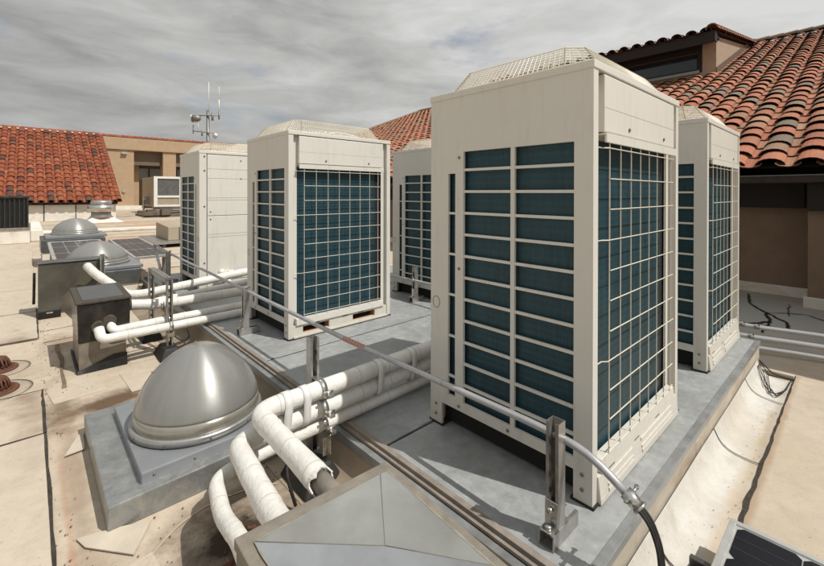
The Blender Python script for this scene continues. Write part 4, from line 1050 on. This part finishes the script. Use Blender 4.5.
# ---------------------------------------------------------------- tile roofs
def tile_roof(mb,O,eu,ev,ncol,nrow,pitch,expo,keep,seed=1,h=.085,dark=.12):
    rnd=random.Random(seed); O=Vector(O); eu=Vector(eu).normalized(); ev=Vector(ev).normalized(); nn=eu.cross(ev).normalized()
    if nn.z<0: nn=-nn
    seg=8; rad=pitch*.40
    for i in range(ncol):
        for j in range(nrow):
            u=i*pitch; v=j*expo
            if not keep(u,v): continue
            tone=rnd.random(); tone=tone if rnd.random()>dark else rnd.random()*.1
            tone=.12+tone*.88 if tone>.1 else tone
            du=rnd.uniform(-.012,.012); dz=rnd.uniform(-.006,.008); dr=rnd.uniform(-.004,.004); dv=rnd.uniform(-.022,.022)
            L_=expo*1.12
            def arc(vv,r,lift,down=0):
                out=[]
                for k in range(seg+1):
                    a=PI*k/seg; out.append(O+eu*(u+du-math.cos(a)*r)+ev*(vv)+nn*(lift+math.sin(a)*h*(r/rad)+dz-down))
                return out
            A=arc(v+dv,rad+dr,.027); B=arc(v+L_,rad*.88,.0)
            Ai=arc(v+dv,rad*.89+dr,.026,.0)
            Bi=arc(v+expo*.5,rad*.80,.008)
            for k in range(seg):
                mb.quad([A[k],A[k+1],B[k+1],B[k]],0,True,tone); mb.quad([Ai[k],Ai[k+1],A[k+1],A[k]],1,False,0)
                if j==0: mb.quad([Bi[k],Bi[k+1],Ai[k+1],Ai[k]],1,True,0)
            # pan
            tone2=.2+rnd.random()*.8; uc=u+pitch/2; r2=pitch*.33
            PA=[];PB=[]
            for k in range(5):
                a=PI*k/4; 
                PA.append(O+eu*(uc-math.cos(a)*r2)+ev*(v-.03)+nn*(.062-math.sin(a)*.040)); PB.append(O+eu*(uc-math.cos(a)*r2*.9)+ev*(v+L_)+nn*(.042-math.sin(a)*.040))
            for k in range(4): mb.quad([PA[k],PA[k+1],PB[k+1],PB[k]],0,True,tone2)
            PD=[p-nn*.012 for p in PA]
            for k in range(4): mb.quad([PD[k],PD[k+1],PA[k+1],PA[k]],1,False,0)
    return nn

# RIGHT building ---------------------------------------------------------
tb=empty('tiled_building',(0,0,0),'right-hand building with weathered salmon clay tile roof, dark eave, brown wall and a window dormer','building')
a30=math.radians(21.5); ev=(math.cos(a30),0,math.sin(a30)); EX,EZ=4.78,1.535
RX=17.3; nrow=36; expo=.375; GY=18.9; BX=2*RX-4.78
ystart=-4.2; ncol=70; pitch=.332
def keepR(u,v):
    y=ystart+u; x=EX+v*math.cos(a30)
    if y>GY: return False
    if 2.0<y<9.0 and x>12.0: return False
    return x<RX
mb=MB(); tile_roof(mb,(EX,ystart,EZ),(0,1,0),ev,ncol,nrow,pitch,expo,keepR,5,dark=.05)
mb.build('roof_tiles',[M['tileR'],M['under']],tb)
mb=MB()
o_=.012
def rp_(x,y,d=0): return (x,y,EZ+(x-EX)*math.tan(a30)-.008-d)
mb.quad([rp_(EX+.02,-4.2),rp_(RX,-4.2),rp_(RX,GY),rp_(EX+.02,GY)],0)
mb.quad([rp_(RX,-4.2),(BX,-4.2,EZ),(BX,GY,EZ),rp_(RX,GY)],0)
mb.quad([rp_(EX+.02,-4.2,.1),rp_(EX+.02,GY,.1),(BX,GY,EZ-.1),(BX,-4.2,EZ-.1)],0)
mb.build('roof_underlay',M['under'],tb)
mb=MB(); rnd=random.Random(4)
y=-4.2; zr=EZ+(RX-EX)*math.tan(a30)
def ridgecap(mb,a,b,r,rnd,tones=(0,.3)):
    a=Vector(a);b=Vector(b); L_=(b-a).length; n=max(1,int(L_/.36)); d=(b-a)/n
    s_=d.cross(Vector((0,0,1))).normalized(); up=s_.cross(d).normalized()
    for k in range(n):
        p=a+d*k; q=a+d*(k+1.08); to=rnd.uniform(*tones); seg=6
        A=[p+s_*math.cos(PI*i/seg)*r+up*(math.sin(PI*i/seg)*r+.012) for i in range(seg+1)]; B=[q+s_*math.cos(PI*i/seg)*r*.9+up*math.sin(PI*i/seg)*r*.9 for i in range(seg+1)]
        for i in range(seg): mb.quad([A[i],A[i+1],B[i+1],B[i]],0,True,to); mb.quad([A[i]-up*.0,A[i+1],A[i+1]*.0+ (p+s_*math.cos(PI*(i+1)/seg)*r*.8+up*(math.sin(PI*(i+1)/seg)*r*.8+.012)),p+s_*math.cos(PI*i/seg)*r*.8+up*(math.sin(PI*i/seg)*r*.8+.012)],0,False,0)
ridgecap(mb,(RX,-4.2,zr+.05),(RX,GY,zr+.05),.13,rnd,(.0,.12)); ridgecap(mb,(RX,GY+.06,zr+.04),(EX,GY+.06,EZ+.04),.11,rnd,(.0,.12))
mb.build('ridge_tiles',[M['tileR']],tb)
# gutter / fascia / beam / soffit
mb=MB(); mb.box((4.70,-4.2,1.36),(4.83,18.9,1.452)); mb.build('gutter',simple('dark_gutter',(.03,.022,.018),.5,.2,var=.4,scale=6,dirt=((.10,.055,.03),.5)),tb,bevel=.01)
mb=MB(); mb.box((4.685,-4.2,1.440),(4.702,18.9,1.452)); mb.build('gutter_lip',simple('gutter_lip',(.14,.14,.13),.4,.4),tb)
mb=MB(); mb.box((4.86,-4.2,1.40),(5.4,18.9,1.44)); mb.box((5.20,-.15,1.075),(5.39,18.6,1.40)); mb.box((4.80,-4.2,1.062),(4.868,-.20,1.36)); mb.build('eave_beam',M['wood'],tb)
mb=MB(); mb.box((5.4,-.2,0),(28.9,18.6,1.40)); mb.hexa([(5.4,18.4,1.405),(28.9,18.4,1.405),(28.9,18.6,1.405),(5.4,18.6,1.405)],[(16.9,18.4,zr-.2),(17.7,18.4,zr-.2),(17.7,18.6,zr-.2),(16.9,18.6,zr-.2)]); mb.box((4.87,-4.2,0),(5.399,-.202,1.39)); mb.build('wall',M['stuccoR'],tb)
mb=MB(); mb.box((5.37,-.2,.0),(5.3995,18.6,.125)); mb.box((4.835,-4.2,0),(4.8695,-.17,.125)); mb.box((4.8705,-.2015,0),(5.36,-.17,.125)); mb.build('base_flashing',M['wallwhite'],tb,bevel=.006)
# dormer
td=MB(); XD=12.0
def rz_(x): return EZ+(x-EX)*math.tan(a30)
D0,D1=2.03,9.0
ztop=5.40; 
mb=MB()
# front wall with window opening : pieces
wz0,wz1,wy0,wy1=4.62,5.06,2.44,8.6
yc=[D0,wy0,wy1,D1]; zc=[rz_(XD)-.3,wz0,wz1,ztop]
holed(mb,yc,zc,lambda u,v:wy0<u<wy1 and wz0<v<wz1,lambda u,v,d:(XD+d,u,v),.12)
# cheek walls (triangles with thickness)
for y in (D0,D1):
    s=1 if y==D0 else -1
    xb=16.9
    A=[(XD+.12,rz_(XD+.12)-.25),(xb,rz_(xb)-.25),(xb,5.30+(xb-XD+.62)*(rz_(17.2)-.02-5.37)/(17.2-XD+.62)),(XD+.12,ztop+.02)]
    mb.hexa([(x,y,z) for x,z in A],[(x,y+.1*s,z) for x,z in A])
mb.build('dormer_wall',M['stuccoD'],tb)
mb=MB(); holed(mb,[2.34,wy0,wy1,D1],[wz0-.10,wz0,wz1,ztop],lambda u,v:wy0<u<wy1 and wz0<v<wz1,lambda u,v,d:(XD-.012+d,u,v),.010); mb.build('dormer_shade_board',M['wood'],tb)  # dark board paints the eave's shade over the pale dormer front
mb=MB(); mb.box((XD+.06,wy0-.02,wz0-.02),(XD+.07,wy1+.02,wz1+.02)); w_=mb.build('dormer_window',M['glass'],tb)
mb=MB(); mb.box((XD-.01,wy0,wz0-.045),(XD+.058,wy1,wz0)); mb.box((XD+.03,wy0,wz1-.03),(XD+.058,wy1,wz1)); 
for y in (wy0,(wy0+wy1)/2,wy1-.03): mb.box((XD+.03,y,wz0),(XD+.058,y+.03,wz1-.03))
mb.build('window_frame',M['wood'],w_)
mb=MB(); mb.box((XD-.08,wy0-.05,wz0-.13),(XD-.013,wy1,wz0-.05)); mb.build('window_sill',simple('grey_sill',(.25,.26,.26),.5,.3),w_)
# dormer flashing along cheek
mb=MB()
A=[(XD-.02,rz_(XD)+.06),(16.5,rz_(16.5)+.06),(16.5,rz_(16.5)+.20),(XD-.02,rz_(XD)+.20)]
mb.hexa([(x,D0-.02,z) for x,z in A],[(x,D0-.003,z) for x,z in A]); mb.build('cheek_flashing',simple('brown_flashing',(.14,.105,.08),.6,.2),tb)
# dormer fascia+tile roof (shallow slope)
XE=XD-.62; zE=5.37; sl=math.atan2(rz_(17.2)-.02-zE,17.2-XE)
mb=MB(); mb.box((XE+.03,D0-.06,zE-.27),(XE+.09,D1,zE-.005)); mb.hexa([(XE+.09,D0-.05,zE-.05),(XD+.14,D0-.05,zE-.04),(XD+.14,D1,zE-.04),(XE+.09,D1,zE-.05)],[(XE+.09,D0-.05,zE-.01),(XD+.14,D0-.05,zE+.03),(XD+.14,D1,zE+.03),(XE+.09,D1,zE-.01)])
mb.box((XE+.03,D0-.09,zE-.24),(XE+.26,D0-.061,zE+.0)); mb.build('dormer_fascia',M['wood'],tb)
mb=MB(); nD=tile_roof(mb,(XE,D0+.10,zE),(0,1,0),(math.cos(sl),0,math.sin(sl)),21,16,.332,.375,lambda u,v:True,9,h=.11,dark=.5)
rk=random.Random(6)
ridgecap(mb,(XE-.02,D0-.03,zE+.04),(17.2,D0-.03,zE+.04+(17.2-XE)*math.tan(sl)),.14,rk,(.1,.6))
for i in range(len(mb.m)): mb.m[i]=mb.m[i]
mb.build('dormer_tiles',[M['tileR'],M['under']],tb)
mb=MB(); mb.hexa([(XE+.02,D0-.08,zE-.005),(17.2,D0-.08,zE+(17.2-XE)*math.tan(sl)-.02),(17.2,D1,zE+(17.2-XE)*math.tan(sl)-.02),(XE+.02,D1,zE-.005)],[(XE+.02,D0-.08,zE+.012),(17.2,D0-.08,zE+(17.2-XE)*math.tan(sl)+.0),(17.2,D1,zE+(17.2-XE)*math.tan(sl)+.0),(XE+.02,D1,zE+.012)]); mb.build('dormer_deck',M['under'],tb)

# unseen wing, added off to the right to shade the deck by the wall
tw=empty('shade_wing',(0,0,0),'unseen flat-topped brown stucco wing beyond the picture edge, added to shade the right-hand deck','building')
mb=MB(); mb.box((3.27,-6.5,.0),(6.2,-1.3,3.1)); mb.build('wall',M['stuccoR'],tw,bevel=.01)

# LEFT building ----------------------------------------------------------
tl=empty('tiled_building',(0,0,0),'left-hand low building with red-orange clay tile roof over a white block wall','building')
sl=math.atan2(4.62-.84,30-23.0); EVY=22.98
mb=MB(); colsL=24
tile_roof(mb,(1.60-.322*(colsL-1),EVY,.80),(1,0,0),(0,math.cos(sl),math.sin(sl)),colsL,18,.322,.445,lambda u,v:True,12,h=.10,dark=.10)
mb.build('roof_tiles',[M['tileL'],M['under']],tl)
xl=1.6-.322*(colsL-1)-.3
mb=MB(); mb.hexa([(xl,23.0,.76),(1.72,23.0,.76),(1.72,30.1,4.58),(xl,30.1,4.58)],[(xl,23.0,.79),(1.72,23.0,.79),(1.72,30.1,4.61),(xl,30.1,4.61)]); mb.build('roof_underlay',M['under'],tl)
mb=MB(); rr_=random.Random(3); ridgecap(mb,(xl,30.1,4.66),(1.7,30.1,4.66),.13,rr_,(.3,1)); 
ridgecap(mb,(1.74,22.95,.85),(1.74,30.1,4.66),.12,rr_,(.2,1)); mb.build('ridge_tiles',[M['tileL']],tl)
mb=MB(); 
for k in range(24): mb.lathe((1.6-.322*k-.16,29.93,4.60),[(.07,0),(.06,.08),(.0001,.1)],8)
mb.build('ridge_mortar',M['mortar'],tl)
mb=MB(); mb.box((xl,23.25,0),(1.66,23.5,.775)); mb.box((1.45,23.5,0),(1.66,30,.775)); mb.build('wall',M['wallwhite'],tl)
mb=MB(); mb.hexa([(1.45,23.5,.775),(1.66,23.5,.775),(1.66,30,.775),(1.45,30,.775)],[(1.45,23.5,.90),(1.66,23.5,.90),(1.66,30,4.5),(1.45,30,4.5)]); mb.build('gable',M['stucco'],tl)
mb=MB()
for x in (-.877,.19,-1.9): mb.box((x-.015,23.235,0.0),(x+.015,23.2495,.70))
build_split(mb,'wall_joint',M['under'],tl)
mb=MB(); mb.box((xl,23.1,.70),(1.70,23.249,.765)); mb.build('fascia',M['wood'],tl)
# dark louvred box on white parapet
t=empty('louvred_enclosure',(0,0,0),'black ribbed louvre enclosure on the white parapet at the left edge, below the red tiles','enclosure')
mb=MB(); mb.box((-3.6,13.32,.39),(-1.372,14.8,1.10)); mb.build('body',M['louver'],t)
mb=MB(); mb.box((-3.65,13.26,1.101),(-1.355,14.85,1.15)); mb.box((-1.40,13.27,.39),(-1.365,13.319,1.10)); mb.build('frame',M['bronze'],t,bevel=.005)
mb=MB(); x=-3.5
while x<-1.42: mb.box((x,13.285,.40),(x+.03,13.3185,1.09)); x+=.085
mb.build('ribs',simple('rib_dark',(.035,.036,.033),.4,.4),t)
t=empty('parapet_wall',(0,0,0),'low white plastered parapet under the black louvre enclosure','wall')
mb=MB(); mb.box((-6,13.2,0),(-1.34,15.2,.36)); mb.build('wall_body',M['wallwhite'],t,bevel=.02,seg=2)
mb=MB(); mb.box((-6,13.16,.361),(-1.33,15.2,.388)); mb.build('coping',M['galv'],t)
mb=MB(); mb.box((-1.338,13.5,0),(-1.10,17.5,.30)); mb.box((-1.10,13.9,0),(-.93,14.6,.20)); mb.build('stepped_end',M['wallwhite'],t,bevel=.03,seg=2)
# terraces
mb=MB(); mb.box((-.92,15.6,0),(6.0,15.75,.10)); tag(mb.build('low_curb',M['wallwhite'],bevel=.02),'long low cream curb crossing the far roof behind the farthest dome','curb')

# roof ventilator
t=empty('roof_vent',(0,0,0),'round galvanised roof ventilator in front of the white block wall','roof vent')
c=(.86,20.9,0)
mb=MB(); mb.hexa([(c[0]-.62,c[1]-.5,0),(c[0]+.75,c[1]-.5,0),(c[0]+.75,c[1]+.5,0),(c[0]-.62,c[1]+.5,0)],[(c[0]-.36,c[1]-.3,.20),(c[0]+.4,c[1]-.3,.20),(c[0]+.4,c[1]+.3,.20),(c[0]-.36,c[1]+.3,.20)]); mb.build('plaster_base',M['wallwhite'],t,bevel=.03,seg=2)
mb=MB(); mb.lathe(c,[(.42,.20),(.34,.30),(.34,.44)],28); mb.build('neck',M['galv'],t)
mb=MB(); mb.lathe(c,[(.34,.44),(.46,.46),(.46,.70),(.38,.72)],28); mb.build('wind_band',M['shiny'],t)
mb=MB(); mb.lathe(c,[(.36,.72),(.37,.86),(.33,.90),(.0001,.93)],28); mb.build('cap',M['galv'],t)

# BEIGE building ---------------------------------------------------------
t=empty('stucco_building',(0,0,0),'distant tan stucco building with a deep shaded opening and a thin red tile coping','building')
Yb=36
mb=MB(); mb.box((-8,Yb,0),(4.38,Yb+3.4,4.30)); mb.box((6.27,Yb,0),(7.16,Yb+1,4.36)); mb.box((9.2,Yb,0),(19,Yb+3.4,4.4)); mb.box((-8,Yb+3.41,0),(19,Yb+3.8,2.3)); mb.box((4.381,Yb+1.2,0),(4.9,Yb+3.4,4.3)); mb.build('wall',M['stucco'],t)
mb=MB(); mb.box((-8,Yb-.12,4.36),(19,Yb+3.4,5.22)); mb.box((-8,Yb-.04,4.301),(4.6,Yb,4.36)); mb.build('parapet',M['stucco'],t,bevel=.02)
mb=MB(); mb.box((4.4,Yb+.4,3.30),(9.3,Yb+.8,4.359)); mb.box((4.95,Yb+3.0,3.2),(9.3,Yb+3.3,3.5)); mb.build('ceiling_beam',simple('brown_soffit',(.16,.12,.085),.9,var=.2,scale=1),t)
mb=MB(); mb.box((4.9,Yb+3.2,2.3),(9.3,Yb+3.3,3.2)); wn=mb.build('window',M['glassgrey'],t)
mb=MB()
for x in (5.9,6.9,7.9): mb.box((x,Yb+3.14,2.3),(x+.06,Yb+3.199,3.2))
mb.build('window_mullion',M['wood'],wn)
mb=MB(); rr_=random.Random(8); ridgecap(mb,(-8,Yb+.05,5.26),(12.0,Yb+.05,5.26),.17,rr_,(.2,1)); mb.build('tile_coping',[M['tileL']],t)
mb=MB(); mb.lathe((3.75,Yb-.06,1.35),[(.12,-.03),(.12,.05)],12,axis='y'); mb.box((3.6,Yb-.2,4.05),(3.95,Yb-.0,4.18)); mb.build('wall_fitting',M['alu'],t)
mb=MB(); mb.box((-8,Yb-.25,0),(5,Yb-.003,.28)); mb.build('base_flashing',M['wallwhite'],t)
mb=MB(); mb.hexa([(10.2,Yb-.9,4.4),(19,Yb-.9,4.4),(19,Yb-.13,4.4),(10.2,Yb-.13,4.4)],[(11.6,Yb-.9,5.35),(19,Yb-.9,5.35),(19,Yb-.13,5.35),(11.6,Yb-.13,5.35)]); mb.build('sloping_parapet',M['wallwhite'],t)

# RTU ----------------------------------------------------------------
t=empty('rooftop_unit',(0,0,0),'tan packaged rooftop unit with white-framed grey filter panel, in front of the tan building','air conditioner')
mb=MB(); mb.box((3.94,27.03,.40),(5.9,30.4,2.15)); mb.build('cabinet',M['rtu'],t,bevel=.01)
mb=MB()
for a,b,c_,d in ((3.92,4.10,.42,2.18),(5.23,5.42,.42,2.18),(4.10,5.23,2.05,2.18),(4.10,5.23,.95,1.07),(4.10,5.23,.42,.53)): mb.box((a,26.95,c_),(b,27.028,d))
mb.build('white_frame',M['white'],t)
mb=MB(); mb.box((4.10,27.0,1.07),(5.23,27.028,2.05)); mb.build('filter_screen',M['mesh'],t)
mb=MB(); mb.box((4.10,27.0,.53),(5.23,27.028,.95)); mb.build('lower_panel',M['rtu'],t)
mb=MB(); mb.box((3.9,27.05,.25),(5.9,27.25,.40)); mb.box((3.9,30.1,.25),(5.9,30.3,.40)); 
for x in (3.95,4.8,5.7): mb.box((x,27.06,.0),(x+.12,27.24,.25))
mb.build('support_rail',M['galv'],t)
mb=MB(); mb.tube(rounded([(3.75,28.0,.9),(3.60,28.0,.8),(3.60,28.0,.2)],.1,4),.05,8); mb.box((3.66,28.3,.55),(3.94,28.6,1.0)); mb.build('side_pipework',M['galv'],t)
mb=MB()
mb.box((2.9,23.5,.0),(5.1,26.2,.10)); mb.box((2.75,23.4,.10),(4.0,23.6,.24)); mb.box((3.0,25.9,.10),(5.0,26.2,.26)); mb.box((3.55,23.2,.10),(3.9,23.7,.40)); mb.box((3.15,24.5,.1),(3.5,24.9,.36))
mb.tube([(2.9,23.9,.2),(4.9,24.3,.2)],.06,8)
tag(mb.build('timber_dunnage',simple('grey_weathered_timber',(.13,.105,.08),.9,var=.35,scale=4)),'low heap of dark dunnage and fittings before the tan rooftop unit','dunnage')
# tan box
t=empty('duct_box',(0,0,0),'low tan ribbed duct box beside the farthest left condensing unit','duct')
mb=MB(); mb.hexa([(1.02,10.35,.13),(2.6,10.35,.13),(2.6,11.6,.13),(1.02,11.6,.13)],[(1.02,10.35,.44),(2.6,10.35,.44),(2.6,11.6,.50),(1.02,11.6,.50)]); mb.build('casing',M['rtu'],t,bevel=.008)
mb=MB()
for x in (1.25,1.5,1.75,2.0): mb.box((x,10.335,.14),(x+.02,10.349,.43))
mb.build('ribs',M['bronzetop'],t)
mb=MB(); mb.box((.70,10.0,.085),(2.8,11.9,.128)); mb.build('tray',M['galv'],t)
mb=MB()
for x,y in ((.85,10.05),(2.6,10.05),(.85,11.7),(2.6,11.7)): mb.box((x,y,0),(x+.06,y+.06,.085))
build_split(mb,'tray_leg',M['bronzetop'],t)

# ANTENNA ------------------------------------------------------------
t=empty('antenna_mast',(10.7,40,0),'grey antenna mast with drum dish, small dish and two thin whips above the tan building','antenna')
mb=MB(); mb.tube([(0,0,0),(0,0,8.75)],.14,10); mb.build('mast',M['mast'],t)
mb=MB(); Rv=Vector((.735,-.678,0))
def P(a,z): return Vector((0,-.2,0))+Rv*a+Vector((0,0,z))
mb.tube([P(-1.0,8.25),P(1.05,8.25)],.05,6); mb.tube([P(-1.45,6.85),P(.6,6.65)],.045,6); mb.tube([P(.95,7.9),P(.95,8.6)],.07,6); mb.tube([P(-1.4,6.6),P(-1.4,7.4)],.04,6); mb.tube([P(-.6,6.4),P(-.6,6.95)],.07,6); mb.tube([P(.35,7.8),P(.35,8.5)],.1,6)
build_split(mb,'cross_arm',M['mast'],t)
mb=MB(); c=P(-1.05,8.0)
def lat(mb,c,axis,prof,seg=18):
    axis=Vector(axis).normalized(); u=axis.cross(Vector((0,0,1))).normalized(); w_=axis.cross(u); b=len(mb.v)
    for r,h in prof:
        for k in range(seg):
            a=2*PI*k/seg; mb.v.append(tuple(Vector(c)+axis*h+(u*math.cos(a)+w_*math.sin(a))*r))
    for i in range(len(prof)-1):
        for k in range(seg):
            k2=(k+1)%seg; mb.f.append((b+i*seg+k,b+i*seg+k2,b+(i+1)*seg+k2,b+(i+1)*seg+k)); mb.m.append(0); mb.sm.append(True); mb.tone.append(.5)
lat(mb,c,-Rv,[(.0001,-.35),(.22,-.25),(.33,0),(.33,.36),(.0001,.37)]); mb.build('drum_dish',M['mast'],t)
mb=MB(); lat(mb,c,-Rv,[(.34,.36),(.40,.38),(.39,.43),(.0001,.42)]); mb.build('drum_face',M['alu'],t)
mb=MB(); lat(mb,P(.5,6.45),(Rv+Vector((0,-.3,-.3))),[(.0001,-.1),(.22,0),(.28,.2),(.0001,.36)]); mb.build('small_dish',M['alu'],t)
mb=MB(); mb.tube([P(.02,8.75),P(.02,11.3)],.025,6); mb.tube([P(.95,8.6),P(.95,9.7)],.04,6); mb.tube([P(.95,9.7),P(.95,10.9)],.02,6); mb.tube([P(-.95,6.9),P(-.95,7.6)],.02,6); build_split(mb,'whip_aerial',M['white'],t)
